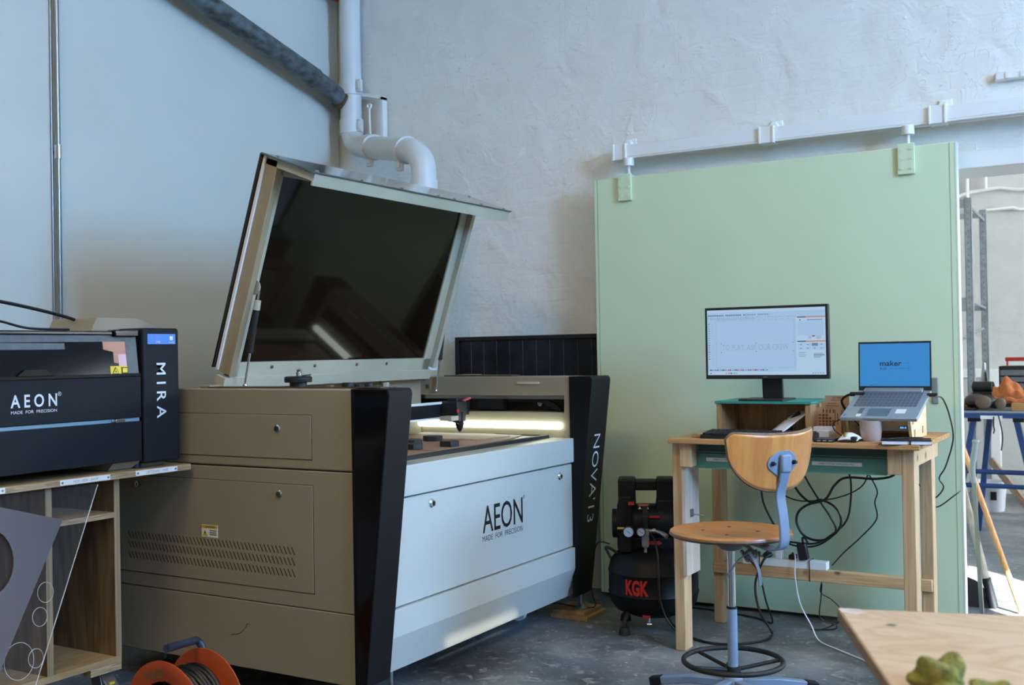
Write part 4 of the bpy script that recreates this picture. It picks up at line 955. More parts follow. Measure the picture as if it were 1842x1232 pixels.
# laptop on a stand
LS = thing('laptop_stand', 'birch plywood stand with slotted sides holding the laptop', 'laptop stand', (-.92, 4.3, DT))
def side(x):
    pts = [(4.24, DT), (4.20, .925), (4.215, .936), (4.24, .938), (4.50, 1.012), (4.52, 1.0), (4.52, DT)]
    return MB().prism(pts, 'yz', x-.005, x+.005)
side(-.806).build('side', M_standw, LS); side(-1.032).build('side', M_standw, LS)
B(-1.027, -.811, 4.235, 4.242, .905, .930).build('front_rail', M_standw, LS)
B(-1.027, -.811, 4.42, 4.426, .86, .90).build('middle_rail', M_standw, LS)
B(-1.027, -.811, 4.48, 4.486, DT, .98).build('back_panel', M_plyh, LS)
m = MB()
for y, z in ((4.25, .925), (4.33, .950), (4.45, .985)): m.box(-.8015, -.7995, y-.012, y+.012, z-.018, z+.0)
for y, z in ((4.28, DT+.01), (4.44, DT+.014)): m.box(-.8015, -.7995, y-.01, y+.01, z, z+.028)
m.build('tenon', M_plyh, LS)
dv = thing('display_box', 'white box with blue digits inside the laptop stand', 'device', (-.88, 4.33, DT+.02))
B(-.96, -.815, 4.31, 4.41, .876, .902).build('casing', M_white, dv, bevel=.002)
B(-.862, -.832, 4.308, 4.312, .884, .896).build('display', M_key, dv)
text('88:8', .024, .008, (-.847, 4.3078, .890), X_, Z_, M_lcd, dv)
LT = thing('laptop', 'open grey laptop with a blue screen on the plywood stand', 'laptop', (-.9, 4.3, .93))
ya, za, yb, zb = 4.15, .936, 4.455, 1.026
bx0, bx1 = -1.045, -.768
dvv = Vector((0, yb-ya, zb-za)).normalized(); nz = Vector((0, -dvv.z, dvv.y)); Lb = math.hypot(yb-ya, zb-za)
Ml = Matrix(((1, dvv.x, nz.x, 0), (0, dvv.y, nz.y, ya), (0, dvv.z, nz.z, za), (0, 0, 0, 1)))
m = MB(); m.M = Ml; m.box(bx0, bx1, 0, Lb, -.014, 0); LB = m.build('base', M_lapt, LT, bevel=.003)
m = MB(); m.M = Ml
for r_ in range(6):
    for k in range(15):
        m.box(bx0+.022+k*.0155, bx0+.0355+k*.0155, Lb*.40+r_*.034, Lb*.40+r_*.034+.029, 0, .0012)
m.build('keys', M_lkey, LB)
m = MB(); m.M = Ml; m.box(bx0+.09, bx0+.17, Lb*.06, Lb*.32, 0, .0006); m.build('touchpad', M_steel, LB)
m = MB(); m.M = Ml; m.box(bx0+.055, bx0+.072, Lb*.14, Lb*.33, 0, .0007); m.build('dark_sticker', M_lkey, LB)
m = MB(); m.M = Ml; m.box(bx0+.055, bx0+.072, Lb*.04, Lb*.13, 0, .0007).box(bx0+.19, bx0+.225, Lb*.16, Lb*.30, 0, .0007); m.build('white_sticker', M_lab, LB)
m = MB(); m.M = Ml; m.box(bx0+.008, bx0+.019, Lb*.05, Lb*.11, 0, .0007); m.build('blue_badge', M_blue, LB)
m = MB(); m.M = Ml; m.box(bx0+.025, bx1-.03, Lb-.03, Lb+.01, -.012, .008); m.build('hinge', M_lapt, LB, bevel=.002)
tl = Vector((0, .05, 1)).normalized(); tn = Vector((0, -1, .05)).normalized()
Ms = Matrix(((1, tl.x, tn.x, 0), (0, tl.y, tn.y, 4.458), (0, tl.z, tn.z, 1.024), (0, 0, 0, 1)))
m = MB(); m.M = Ms; m.box(bx0, bx1, 0, .194, -.005, 0); LD = m.build('screen_lid', M_key, LT, bevel=.002)
m = MB(); m.M = Ms; m.box(bx0+.006, bx1-.006, .018, .186, 0, .0005); sc_ = m.build('screen', M_lscr, LD)
p = lambda a, b, c=.0006: Ms @ Vector((a, b, c))
dkb = mat('logo_navy', (.008, .02, .07), emis=.3)
text('maker', .082, .021, p(-.92, .108), X_, tl, dkb, sc_, off=.015)
text('V-10', .024, .010, p(-.950, .087), X_, tl, dkb, sc_)
m = MB(); m.M = Ms
for k in range(5): m.box(bx0+.046+k*.0055, bx0+.049+k*.0055, .021, .023, .0005, .0008)
m.box(-.925, -.851, .0875, .0882, .0005, .0008).box(-.8517, -.851, .0875, .109, .0005, .0008).box(-.868, -.851, .1083, .109, .0005, .0008)
m.build('taskbar_icon', dkb, sc_)
m = MB(); m.M = Ms; m.box(-.889, -.881, .1885, .191, 0, .0006); m.build('camera_shutter', M_red, LD)
cable('laptop_charger_cable', [(-.77, 4.40, 1.006), (-.745, 4.42, 1.004), (-.735, 4.5, .99), (-.728, 4.6, .92), (-.732, 4.7, .82), (-.762, 4.7, .71), (-.788, 4.7, .66), (-.772, 4.7, .625), (-.797, 4.7, .585), (-.85, 4.7, .55)], .003, 'black charger cable hanging from the right side of the laptop')
cable('display_cable', [(-1.04, 4.40, 1.013), (-1.075, 4.41, 1.008), (-1.105, 4.43, .985), (-1.10, 4.46, .95), (-1.085, 4.5, .92), (-1.08, 4.6, .88)], .005, 'thick black cable plugged into the left side of the laptop')
o = MB().cyl((-1.01, 4.4, 1.012), (-1.065, 4.408, 1.012), .009, n=10).build('cable_plug', M_rubber); tag(o, 'black plug at the left side of the laptop', 'plug')
o = MB().cyl((-.775, 4.40, 1.012), (-.738, 4.40, 1.012), .006, n=10).build('cable_plug', M_rubber); tag(o, 'slim black plug at the right side of the laptop', 'plug')

# power strip and cables
PS = thing('power_strip', 'white power strip on the pine stretcher under the desk', 'power strip', (-1.4, 4.58, .27))
B(-1.575, -1.215, 4.562, 4.612, .2705, .305).build('housing', M_white, PS, bevel=.003)
o = MB().box(-1.43, -1.405, 4.563, 4.60, .3055, .345).tube([(-1.42, 4.58, .34), (-1.40, 4.57, .35), (-1.385, 4.565, .345)], .003, n=6).build('usb_charger', M_white, bevel=.002); tag(o, 'small white charger plugged into the power strip', 'charger')
ad = thing('power_adapter', 'black power adapter standing on the right end of the strip', 'adapter', (-1.3, 4.55, .30))
m = MB(); m.M = Matrix.Translation((-1.305, 4.56, .31)) @ Matrix.Rotation(R(-10), 4, 'Y'); m.box(-.02, .02, -.015, .015, 0, .07); m.build('brick', M_key, ad, bevel=.005)
MB().tube(cr([(-1.31, 4.56, .38), (-1.312, 4.56, .40), (-1.30, 4.56, .40), (-1.29, 4.56, .38)], 4), .005, n=8).build('strain_relief', M_rubber, ad)
for x, lb in ((-1.52, 'black plug at the left end of the power strip behind the stool'), (-1.47, 'black plug in the middle of the power strip'), (-1.36, 'black plug between the white charger and the adapter')):
    o = MB().box(x-.014, x+.014, 4.562, 4.60, .3055, .325).cyl((x, 4.57, .32), (x+.01, 4.55, .335), .007, n=8).build('mains_plug', M_rubber, bevel=.003); tag(o, lb, 'plug', 'plugs in the power strip')
def dp(px_list): return px_list
yb_ = 4.70
cable('desk_cable', [(-1.62, 4.60, .80), (-1.60, 4.70, .72), (-1.53, yb_, .62), (-1.40, yb_, .545), (-1.30, yb_, .54), (-1.18, yb_, .565), (-1.09, yb_, .62), (-1.05, 4.64, .72), (-1.05, 4.55, .76)], .003, 'thin black cable sagging in a long curve below the drawers')
cable('desk_cable', [(-1.31, 4.5, .73), (-1.30, 4.6, .64), (-1.26, 4.66, .54), (-1.22, 4.66, .48), (-1.20, 4.66, .42), (-1.27, 4.66, .36), (-1.35, 4.64, .35), (-1.42, 4.64, .38), (-1.50, 4.64, .52), (-1.51, 4.64, .62)], .0042, 'black cable crossing below the stool back behind the knot')
cable('desk_cable', [(-.93, 4.5, .735), (-.94, 4.58, .68), (-1.02, 4.62, .655), (-1.14, 4.62, .655), (-1.19, 4.62, .62), (-1.23, 4.62, .56), (-1.30, 4.60, .535), (-1.34, 4.60, .50), (-1.345, 4.60, .45), (-1.31, 4.60, .40), (-1.24, 4.60, .39), (-1.18, 4.61, .43), (-1.165, 4.62, .48), (-1.19, 4.62, .53), (-1.25, 4.63, .555), (-1.30, 4.63, .545), (-1.36, 4.64, .60), (-1.385, 4.62, .70), (-1.385, 4.5, .74)], .0052, 'thick black cable tied in a round loop under the desk')
cable('desk_cable', [(-1.13, 4.5, .735), (-1.125, 4.62, .66), (-1.13, 4.64, .55), (-1.15, 4.64, .47), (-1.21, 4.64, .41), (-1.28, 4.62, .37), (-1.40, 4.62, .37), (-1.52, 4.62, .37)], .004, 'black cable dropping straight from the right drawer then sweeping left')
cable('desk_cable', [(-1.07, 4.5, .735), (-1.06, 4.64, .68), (-1.03, 4.68, .60), (-1.04, 4.68, .55), (-1.035, 4.68, .48), (-1.10, 4.66, .40), (-1.16, 4.64, .34), (-1.205, 4.61, .285)], .003, 'thin black cable zigzagging down to the right end of the power strip')
cable('desk_cable', [(-.93, 4.5, .735), (-.90, 4.62, .70), (-.86, 4.70, .62), (-.84, 4.72, .56), (-.80, 4.72, .54), (-.74, 4.75, .585), (-.72, 4.78, .60)], .0028, 'thin black cable curving right behind the rear desk leg')
cable('floor_cable', [(-1.44, 4.55, .325), (-1.47, 4.52, .30), (-1.50, 4.50, .20), (-1.47, 4.46, .10), (-1.425, 4.47, .02), (-1.415, 4.43, .006), (-1.42, 4.36, .006), (-1.49, 4.265, .006), (-1.595, 4.225, .006), (-1.713, 4.279, .006), (-1.84, 4.42, .006), (-1.96, 4.62, .006), (-2.08, 4.70, .006)], .0052, 'black cable running from the power strip across the floor behind the stool')
cable('floor_cable', [(-1.55, 4.56, .30), (-1.50, 4.55, .24), (-1.47, 4.55, .12), (-1.46, 4.6, .03), (-1.5, 4.66, .006), (-1.6, 4.72, .006), (-1.9, 4.77, .006), (-2.15, 4.70, .006)], .004, 'thin black cable running along the foot of the green door')
cable('white_cable', [(-1.385, 4.565, .34), (-1.345, 4.555, .335), (-1.34, 4.54, .24), (-1.31, 4.5, .14), (-1.26, 4.48, .06), (-1.22, 4.45, .008), (-1.12, 4.36, .005), (-1.0, 4.26, .005), (-.94, 4.2, .005)], .0028, 'thin white cable hanging from the white charger onto the floor', M_white)
cable('floor_cable', [(-1.24, 4.58, .22), (-1.25, 4.6, .17), (-1.21, 4.62, .14), (-1.17, 4.64, .09), (-1.18, 4.65, .05), (-1.26, 4.64, .006), (-1.30, 4.62, .006), (-1.22, 4.66, .006), (-1.20, 4.64, .03), (-1.26, 4.62, .06), (-1.25, 4.6, .15), (-1.24, 4.58, .21)], .0026, 'tangled thin black cable hanging below the right end of the power strip')
m = MB()
for x in (-1.50, -1.285): m.tube([(x, 4.5585, .222), (x, 4.5585, .308), (x, 4.614, .308), (x, 4.614, .218)], .002, n=6, closed=True)
o = m.build('cable_tie', M_rubber, PS)

# ================================================================== STOOL
SO = thing('swivel_stool', 'wooden swivel work chair with a grey blue frame in front of the desk', 'swivel chair', (-1.175, 3.295, 0), rotz=R(-28), local=True)
MB().lathe([(0, .612), (.165, .612), (.182, .616), (.190, .623), (.188, .630), (.178, .632), (.12, .629), (0, .627)], n=64).build('seat', [M_seat], SO)
se = MB().lathe([(.182, .6155), (.1905, .622), (.1895, .627), (.1895, .6275), (.1915, .622), (.183, .6145)], n=64).build('seat_edge', M_seate, SO)
for x, y in ((-.06, .05), (.05, -.06), (.06, .06), (-.06, -.06)): MB().lathe([(.006, .628), (.006, .6305), (0, .631)], (x, y, 0), n=12).build('seat_screw', M_seate, SO)
MB().lathe([(.062, .611), (.060, .600), (.030, .572), (.016, .568), (0, .568)]).build('seat_hub', M_strap, SO)
MB().cyl((0, 0, .39), (0, 0, .57), .0122, n=24).build('piston', M_chrome, SO)
MB().lathe([(.0158, .17), (.0158, .388), (.0145, .392), (.0125, .392)]).build('column', M_stoolblue, SO)
MB().lathe([(.0165, .386), (.0175, .388), (.0165, .392), (.0125, .392)]).build('column_ring', M_navy, SO)
FR = MB().ring((0, 0, .222), .153, .0082, n=64, m=12).build('foot_ring', M_rubber, SO)
m = MB()
A0_ = R(30.76+28)
for a in (5, 125, 200):
    a_ = A0_+R(a); m.cyl((math.cos(a_)*.018, math.sin(a_)*.018, .196), (math.cos(a_)*.15, math.sin(a_)*.15, .218), .0062, n=10)
m.lathe([(.019, .185), (.024, .187), (.024, .204), (.019, .206)]); m.build('ring_spoke', M_rubber, FR)
m = MB(); m.lathe([(.026, .135), (.030, .14), (.030, .165), (.02, .178), (0, .178)]); m.build('base_hub', M_stoolblue, SO)
for k in range(5):
    a_ = A0_+R(8+72*k); ca, sa = math.cos(a_), math.sin(a_)
    lg = MB().tube([(ca*.02, sa*.02, .155), (ca*.15, sa*.15, .148), (ca*.245, sa*.245, .132)], .015, n=4, flat=(.015, .012)).build('leg', M_stoolblue, SO, bevel=.003)
    MB().tube([(ca*.235, sa*.235, .134), (ca*.275, sa*.275, .126)], .015, n=4, flat=(.0165, .0135)).cyl((ca*.262, sa*.262, .13), (ca*.262, sa*.262, .055), .008).build('end_cap', M_navy, lg, bevel=.003)
    MB().cyl((ca*.262-sa*.012, sa*.262+ca*.012, .03), (ca*.262+sa*.012, sa*.262-ca*.012, .03), .03, n=20).build('castor', M_rubber, lg)
bar = cr([(.02, 0, .606), (.12, 0, .604), (.18, 0, .598), (.216, 0, .606), (.232, 0, .632), (.228, 0, .70), (.218, 0, .765), (.236, 0, .82), (.243, 0, .882)], 5)
MB().tube(bar, .01, n=4, flat=(.0185, .0045)).build('back_bar', M_stoolblue, SO, bevel=.003)
MB().box(.236, .250, -.020, .020, .832, .886).build('bar_cap', M_stoolblue, SO, bevel=.006, seg=3)
Rb = .30; xb = .226
def bkx(s): return xb-(Rb-math.sqrt(max(Rb*Rb-s*s, 0)))
pt = [(.232, 0)]
m = MB()
def bshape(u_, v_):
    s = (u_*2-1)
    top = .955-.010*(1-s*s)+.012*0; e = abs(s)
    topc = top-.020*max(0, (e-.88)/.12)**2
    bot = .952-.158*math.sqrt(max(0, 1-e**2.6))-.016
    z = topc+(bot-topc)*v_
    y = s*.175
    return (bkx(y)+.0*z+(z-.86)*.12, y, z)
m.grid(bshape, 40, 16); BK = m.build('backrest', [M_seatb], SO, solid=.010, bevel=0)
ed = []
for i in range(41): ed.append(bshape(i/40, 0))
for i in range(40, -1, -1): ed.append(bshape(i/40, 1))
MB().tube(ed, .0056, n=6, closed=True).build('backrest_edge', M_seate, SO)
m = MB(); hexp = [(-.060, .862), (-.055, .846), (-.020, .820), (.020, .820), (.055, .846), (.060, .862), (.050, .880), (.020, .897), (-.020, .897), (-.050, .880)]
n_ = len(hexp); vv = [(bkx(y)+.006+(z-.86)*.12, y, z) for y, z in hexp]+[(bkx(y)+.010+(z-.86)*.12, y, z) for y, z in hexp]
m.add(vv, [tuple(range(n_)), tuple(range(2*n_-1, n_-1, -1))]+[(i, (i+1) % n_, n_+(i+1) % n_, n_+i) for i in range(n_)])
BPl = m.build('back_plate', M_stoolblue, SO, bevel=.002)
for y in (-.043, .043): MB().cyl((bkx(y)+.005, y, .86), (bkx(y)+.022, y, .86), .0045, n=10).cyl((bkx(y)+.008, y, .86), (bkx(y)+.014, y, .86), .0075, n=6).build('bolt', M_rubber, BPl)
MB().tube(cr([(.06, -.01, .60), (.11, -.02, .59), (.14, -.03, .575), (.12, -.04, .57), (.08, -.03, .58)], 5), .006, n=8).build('seat_lever', M_stoolblue, SO)
m = MB()
m.tube(cr([(.13, -.045, .585), (.10, -.06, .56), (.075, -.075, .52), (.06, -.08, .50)], 5), .005, n=4, flat=(.006, .0015))
m.tube(cr([(.13, -.045, .585), (.155, -.045, .56), (.165, -.04, .53), (.165, -.035, .49)], 5), .005, n=4, flat=(.006, .0015))
m.tube(cr([(.10, -.04, .58), (.13, -.05, .56), (.15, -.03, .575), (.12, -.03, .59), (.11, -.05, .57)], 5), .005, n=4, flat=(.005, .002))
m.build('webbing_knot', M_strap, SO)

# ================================================================== AIR COMPRESSOR (front = local -Y)
AC = thing('air_compressor', 'black air compressor with two gauges and red lettering by the desk leg', 'air compressor', (-1.91, 4.37, 0), rotz=R(23.6), local=True)
MB().lathe([(0, .055), (.10, .065), (.16, .09), (.186, .125), (.192, .16), (.195, .165), (.192, .17), (.192, .25), (.195, .255), (.192, .26), (.183, .30), (.15, .335), (.09, .355), (0, .36)], n=64).build('tank', M_black, AC)
def cyl_text(s, w, h, zc, xc, r_, mt, parent):
    o = text(s, w, h, (xc, 0, zc), X_, Z_, mt, parent, off=.045)
    for v_ in o.data.vertices:
        a = v_.co.x/r_; v_.co.x = r_*math.sin(a); v_.co.y = -r_*math.cos(a)
    return o
TK = bpy.data.objects['tank']
cyl_text('KGK', .105, .066, .208, -.072, .1945, M_inkr, TK)
m = MB()
for s, xc in ((-1, -.108), (1, .056)):
    m.box(xc-.036, xc+.038, -.05, .075, .545, .648)
    m.prism([(xc-.036, .56), (xc+.038, .56), (xc+.04, .47), (xc-.05, .47)], 'xz', -.052, .08)
m.box(-.075, .025, -.03, .05, .596, .640)
m.build('motor_cover', M_black, AC, bevel=.008, seg=3)
m = MB()
for xc in (-.108, .056):
    for k in range(7): m.box(xc-.030+k*.0092, xc-.026+k*.0092, -.0525, -.049, .60, .628); m.box(xc-.030+k*.0092, xc-.026+k*.0092, -.04, .0, .647, .6495)
m.build('cooling_slot', M_seam, AC)
MB().cyl((-.150, 0, .455), (.150, 0, .455), .082, n=40).cyl((-.172, 0, .452), (.172, 0, .452), .062, n=32).build('motor', M_black, AC, bevel=.004)
MB().box(-.14, -.085, -.10, -.03, .34, .58).box(-.15, .13, -.07, .07, .35, .40).build('switch_housing', M_black, AC, bevel=.006)
MB().box(-.10, -.075, -.11, -.09, .545, .558).lathe([(.008, 0), (.012, .008), (0, .010)], (-.085, -.10, .545), n=12).build('switch_button', M_red, AC)
MB().box(-.06, -.012, -.0885, -.084, .538, .546).box(-.025, .03, -.0885, -.083, .487, .496).build('red_label', M_red, AC)
text('WARNING', .036, .004, (-.036, -.0886, .542), X_, Z_, M_inkw, AC)
m = MB()
for x in (-.052, -.036, -.020): m.prism([(x-.007, .525), (x+.007, .525), (x, .536)], 'xz', -.087, -.085)
m.build('warning_sign', M_lab, AC)
m = MB().prism([(-.022, .372), (.025, .372), (.025, .367), (.040, .378), (.025, .39), (.025, .386), (-.022, .386)], 'xz', -.0745, -.071)
m.build('arrow_label', M_red, AC)
for x, z, r_ in ((-.100, .437, .021), (-.048, .437, .017)):
    g = MB().lathe([(r_*.9, 0), (r_+.003, .004), (r_+.003, .024), (r_, .026), (r_-.001, .024), (0, .024)], (x, -.125, z), -Y_, n=32).build('gauge', M_rubber, AC)
    MB().lathe([(r_, .0245), (0, .0246)], (x, -.125, z), -Y_, n=32).build('gauge_dial', M_gauge, g)
    m = MB(); 
    m.tube([(x-r_*.5, -.1506, z+r_*.35), (x+r_*.4, -.1506, z-r_*.3)], .001, n=5)
    for a in range(-40, 230, 27): m.tube([(x+math.cos(R(a))*r_*.72, -.1504, z+math.sin(R(a))*r_*.72), (x+math.cos(R(a))*r_*.88, -.1504, z+math.sin(R(a))*r_*.88)], .0006, n=4)
    m.build('pointer', M_ink, g)
MB().lathe([(.012, .0), (.012, .04), (.016, .045), (.016, .065), (.011, .07), (.011, .105), (0, .106)], (-.030, -.12, .435), n=24).build('regulator_knob', M_rubber, AC)
MB().lathe([(0, 0), (.006, 0), (.006, .012), (.004, .016), (.012, .022), (.016, .03), (.016, .07), (.018, .075), (.018, .10), (0, .10)], (-.030, -.12, .347), n=24).build('filter_bowl', M_bowl, AC)
MB().cyl((-.148, -.115, .447), (-.11, -.115, .447), .006).build('brass_valve', M_brass, AC)
MB().cyl((-.015, -.12, .438), (.015, -.12, .438), .008).cyl((.0, -.12, .438), (.012, -.12, .438), .011, n=6).cyl((.018, -.125, .436), (.045, -.14, .43), .008).cyl((.04, -.14, .43), (.06, -.155, .42), .010).build('hose_coupling', M_steel, AC)
MB().tube(cr([(-.01, -.12, .43), (.01, -.15, .40), (.02, -.185, .34), (.022, -.205, .25), (.025, -.21, .17), (.05, -.21, .09), (.09, -.21, .04), (.12, -.20, .01)], 6), .004, n=8).build('hose', M_cable, AC)
MB().tube(cr([(-.15, -.05, .33), (-.19, -.05, .355), (-.20, -.05, .35), (-.18, -.05, .31)], 5), .006, n=8).build('tank_handle', M_rubber, AC)
m = MB(); m.M = Matrix.Rotation(R(35), 4, 'Z'); m.box(-.155, -.115, -.115, -.113, .29, .325); l_ = MB()
l_.add([(-.128, -.118, .305), (-.098, -.142, .305), (-.086, -.122, .328), (-.116, -.098, .328)], [(0, 1, 2, 3)]).build('serial_label', M_lab, AC, solid=.001)
MB().cyl((-.02, -.12, .035), (-.02, -.12, .085), .006).cyl((-.03, -.125, .045), (-.01, -.125, .045), .009).build('drain_valve', M_chrome, AC)
MB().box(-.048, -.015, -.1555, -.15, .078, .092).build('red_tag', M_red, AC)
for sx in (-1, 1):
    for sy_ in (-1, 1):
        x, y = sx*.125, sy_*.125
        f = MB().tube([(x*.8, y*.8, .11), (x, y, .05), (x, y, .03)], .009, n=8).build('foot', M_rubber, AC)
        MB().lathe([(.024, 0), (.022, .02), (.018, .032), (0, .032)], (x, y, 0), n=20).build('rubber_pad', M_rubber, f)
cable('compressor_hose', [(-2.06, 4.25, .37), (-2.14, 4.3, .36), (-2.21, 4.38, .25), (-2.235, 4.42, .12), (-2.23, 4.44, .045), (-2.30, 4.40, .045), (-2.40, 4.35, .06), (-2.5, 4.3, .04)], .003, 'thin black hose running from the compressor to under the large laser cutter')

# ================================================================== FOREGROUND BENCH
FB = thing('plywood_bench', 'worn plywood bench top in the near right corner', 'bench', (-.1, 1.5, 0), rotz=0)
c0 = Vector((-.488, 1.903)); e1 = Vector((.283, .084)).normalized(); e2 = Vector((.169, -.401)).normalized()
def bpnt(a, b): q = c0+e1*a+e2*b; return (q.x, q.y)
poly = [bpnt(0, 0), bpnt(1.0, 0), bpnt(1.0, 1.4), bpnt(0, 1.4)]
MB().prism(poly, 'xy', .730, .75).build('top', M_bench, FB, bevel=.003)
MB().prism([bpnt(-.0015, .002), bpnt(0, .002), bpnt(0, 1.4), bpnt(-.0015, 1.4)], 'xy', .731, .749).build('edge_band', M_plank, FB)
m = MB().prism([bpnt(.0, .0), bpnt(.035, .002), bpnt(.045, .02), bpnt(.02, .045), bpnt(.0, .03)], 'xy', .750, .7506); m.build('paint_patch', M_birch, FB)
for a, b in ((.32, .25), (.9, .1), (.32, 1.2), (.9, 1.3)):
    x, y = bpnt(a, b); B(x-.03, x+.03, y-.03, y+.03, 0, .730).build('leg', M_pine, FB, bevel=.002)
def lump(c, r_, seed, name, label):
    bm = bmesh.new(); bmesh.ops.create_icosphere(bm, subdivisions=4, radius=1)
    rnd = random.Random(seed); offs = [(Vector((rnd.uniform(-1, 1), rnd.uniform(-1, 1), rnd.uniform(-.2, 1))).normalized(), rnd.uniform(.5, 1.0)) for _ in range(9)]
    mb = MB()
    vs = []
    for v in bm.verts:
        d_ = v.co.normalized(); k = .62+sum(w*max(0, d_.dot(o_))**14 for o_, w in offs)*.55
        vs.append(Vector((c[0]+d_.x*k*r_[0], c[1]+d_.y*k*r_[1], max(.7505, c[2]+d_.z*k*r_[2]))))
    mb.add(vs, [tuple(v.index for v in f.verts) for f in bm.faces]); bm.free()
    o = mb.build(name, M_grout, smooth=180); return tag(o, label, 'sponge', 'mossy lumps on the plywood bench')
lump((-.258, 1.522, .757), (.042, .036, .038), 5, 'moss_clump', 'yellow green mossy lump on the near plywood bench, the taller one')
lump((-.192, 1.525, .752), (.032, .028, .020), 9, 'moss_clump', 'low yellow green mossy lump at the bottom frame edge on the bench')

# ================================================================== NEXT ROOM
RK = thing('shelving_rack', 'empty grey steel shelving rack in the next room', 'rack', (-1.4, 8.3, 0))
for x, y, z in ((-1.15, 8.2, 2.23), (-1.125, 8.75, 2.2), (-1.75, 8.2, 2.23), (-1.75, 8.75, 2.2)):
    m = MB().box(x-.022, x+.022, y-.002, y+.002, 0, z).box(x+.019, x+.023, y-.002, y+.05, 0, z).box(x-.023, x-.019, y-.002, y+.05, 0, z)
    for k in range(50): m.box(x-.003, x+.003, y-.0035, y-.0015, .1+k*.042, .112+k*.042, 1)
    m.build('upright', [M_galv, M_strap], RK)
for z in (2.16, 1.47):
    MB().box(-1.75, -1.15, 8.20, 8.22, z, z+.06).box(-1.75, -1.15, 8.75, 8.77, z-.02, z+.02).build('beam', M_galv, RK)
for a_, b_2, r_ in (((-1.75, 8.21, .95), (-1.13, 8.74, 1.32), .01), ((-1.14, 8.21, 2.17), (-1.12, 8.75, 2.12), .012), ((-1.14, 8.21, 1.5), (-1.12, 8.75, 1.47), .008)): MB().tube([a_, b_2], r_, n=6).build('brace', M_galv, RK)
o = MB().tube([(-1.45, 9.56, 2.40), (-1.34, 9.56, 2.44), (-1.1, 9.56, 2.46), (-.95, 9.56, 2.43), (-.2, 9.56, 2.44)], .014, n=8).tube([(-1.34, 9.56, 4.5), (-1.34, 9.56, 2.28)], .014, n=8).tube([(-1.34, 9.56, 2.28), (-1.0, 9.56, 2.29), (-.95, 9.56, 2.27), (-.2, 9.56, 2.28)], .012, n=8).tube([(-1.20, 9.56, 4.5), (-1.20, 9.56, 2.45)], .012, n=8).build('wall_conduit', M_white)
tag(o, 'white painted conduit pipes branching on the far wall of the next room', 'pipe')
BW = thing('blue_workbench', 'folding workbench with blue steel legs in the next room', 'workbench', (-.8, 7.3, 0))
B(-1.30, -.3, 7.05, 7.75, .785, .80).build('top', M_lapt, BW)
B(-1.30, -.3, 7.04, 7.05, .760, .79).build('front_rail', M_bluep, BW)
for a, b in (((-.985, 7.12, .76), (-1.13, 7.12, 0)), ((-.955, 7.6, .76), (-1.04, 7.6, 0)), ((-.755, 7.12, .76), (-.60, 7.12, 0)), ((-.65, 7.6, .76), (-.55, 7.6, 0))):
    MB().tube([a, b], .02, n=4, flat=(.022, .016)).build('leg', M_bluep, BW)
MB().cyl((-1.06, 7.14, .43), (-.64, 7.14, .43), .014).cyl((-1.10, 7.14, .345), (-.62, 7.14, .345), .014).build('cross_bar', M_bluep, BW)
B(-1.02, -.95, 7.09, 7.14, .735, .76).build('clamp', M_rubber, BW); B(-.77, -.71, 7.09, 7.14, .735, .76).build('clamp', M_rubber, BW)
o = MB().box(-.94, -.82, 7.035, 7.04, .755, .775).build('paper_slip', M_white); tag(o, 'white slip under the front edge of the blue workbench', 'paper')
cable('hanging_cord', [(-.866, 7.03, .77), (-.868, 7.03, .72), (-.864, 7.03, .69), (-.87, 7.03, .67)], .004, 'short black cord dangling from the blue workbench edge', cat='cord')
cable('hanging_cord', [(-.84, 7.03, .78), (-.825, 7.03, .70), (-.82, 7.03, .64), (-.828, 7.03, .57)], .004, 'long black cord dangling from the blue workbench edge', cat='cord')
TB = thing('toolbox', 'black drawer toolbox with a red handle on the blue workbench', 'toolbox', (-.75, 7.6, .8))
B(-.895, -.50, 7.55, 7.75, .8, 1.06).build('case', M_rubber, TB, bevel=.004)
MB().box(-.885, -.51, 7.545, 7.551, 1.0, 1.035).box(-.885, -.51, 7.545, 7.551, .96, .99).box(-.885, -.51, 7.545, 7.551, .915, .95).build('drawer_front', M_strap, TB, bevel=.002)
MB().box(-.862, -.60, 7.6, 7.63, 1.09, 1.115).build('handle', M_red, TB, bevel=.004)
for x in (-.855, -.61): B(x, x+.01, 7.6, 7.63, 1.06, 1.092).build('handle_post', M_red, TB)
def cloth(u_, v_):
    x = -.905+.26*u_; y = 7.28+.16*v_
    z = .855+.10*math.sin(PI*v_)**.6*(.55+.75*math.exp(-((u_-.33)/.2)**2))+.012*math.sin(u_*23+v_*4)+.01*math.sin(v_*19)
    return (x, y, max(z, .84))
o = MB().grid(cloth, 40, 24).build('folded_cloth', M_cloth, solid=.008); tag(o, 'rust orange crumpled cloth heaped on the blue workbench', 'cloth')
o = MB().tube(cr([(-.90, 7.24, .865), (-.85, 7.23, .85), (-.80, 7.23, .86), (-.76, 7.23, .845), (-.70, 7.24, .86)], 5), .02, n=8).build('cloth_fold', M_cloth); tag(o, 'rolled rust orange hem of cloth below the heap', 'cloth')
b_ = thing('boot', 'brown boot lying on its side with the sole showing on the workbench', 'boot', (-.95, 7.15, .8))
m = MB()
def ell(m, c, r_, n=18):
    m.grid(lambda u_, v_: (c[0]+r_[0]*math.cos(2*PI*u_)*math.sin(PI*v_), c[1]+r_[1]*math.sin(2*PI*u_)*math.sin(PI*v_), c[2]+r_[2]*math.cos(PI*v_)), n, n//2)
ell(m, (-.915, 7.16, .855), (.055, .06, .04)); ell(m, (-.87, 7.18, .84), (.05, .07, .032)); m.build('upper', M_rubber, b_, smooth=180)
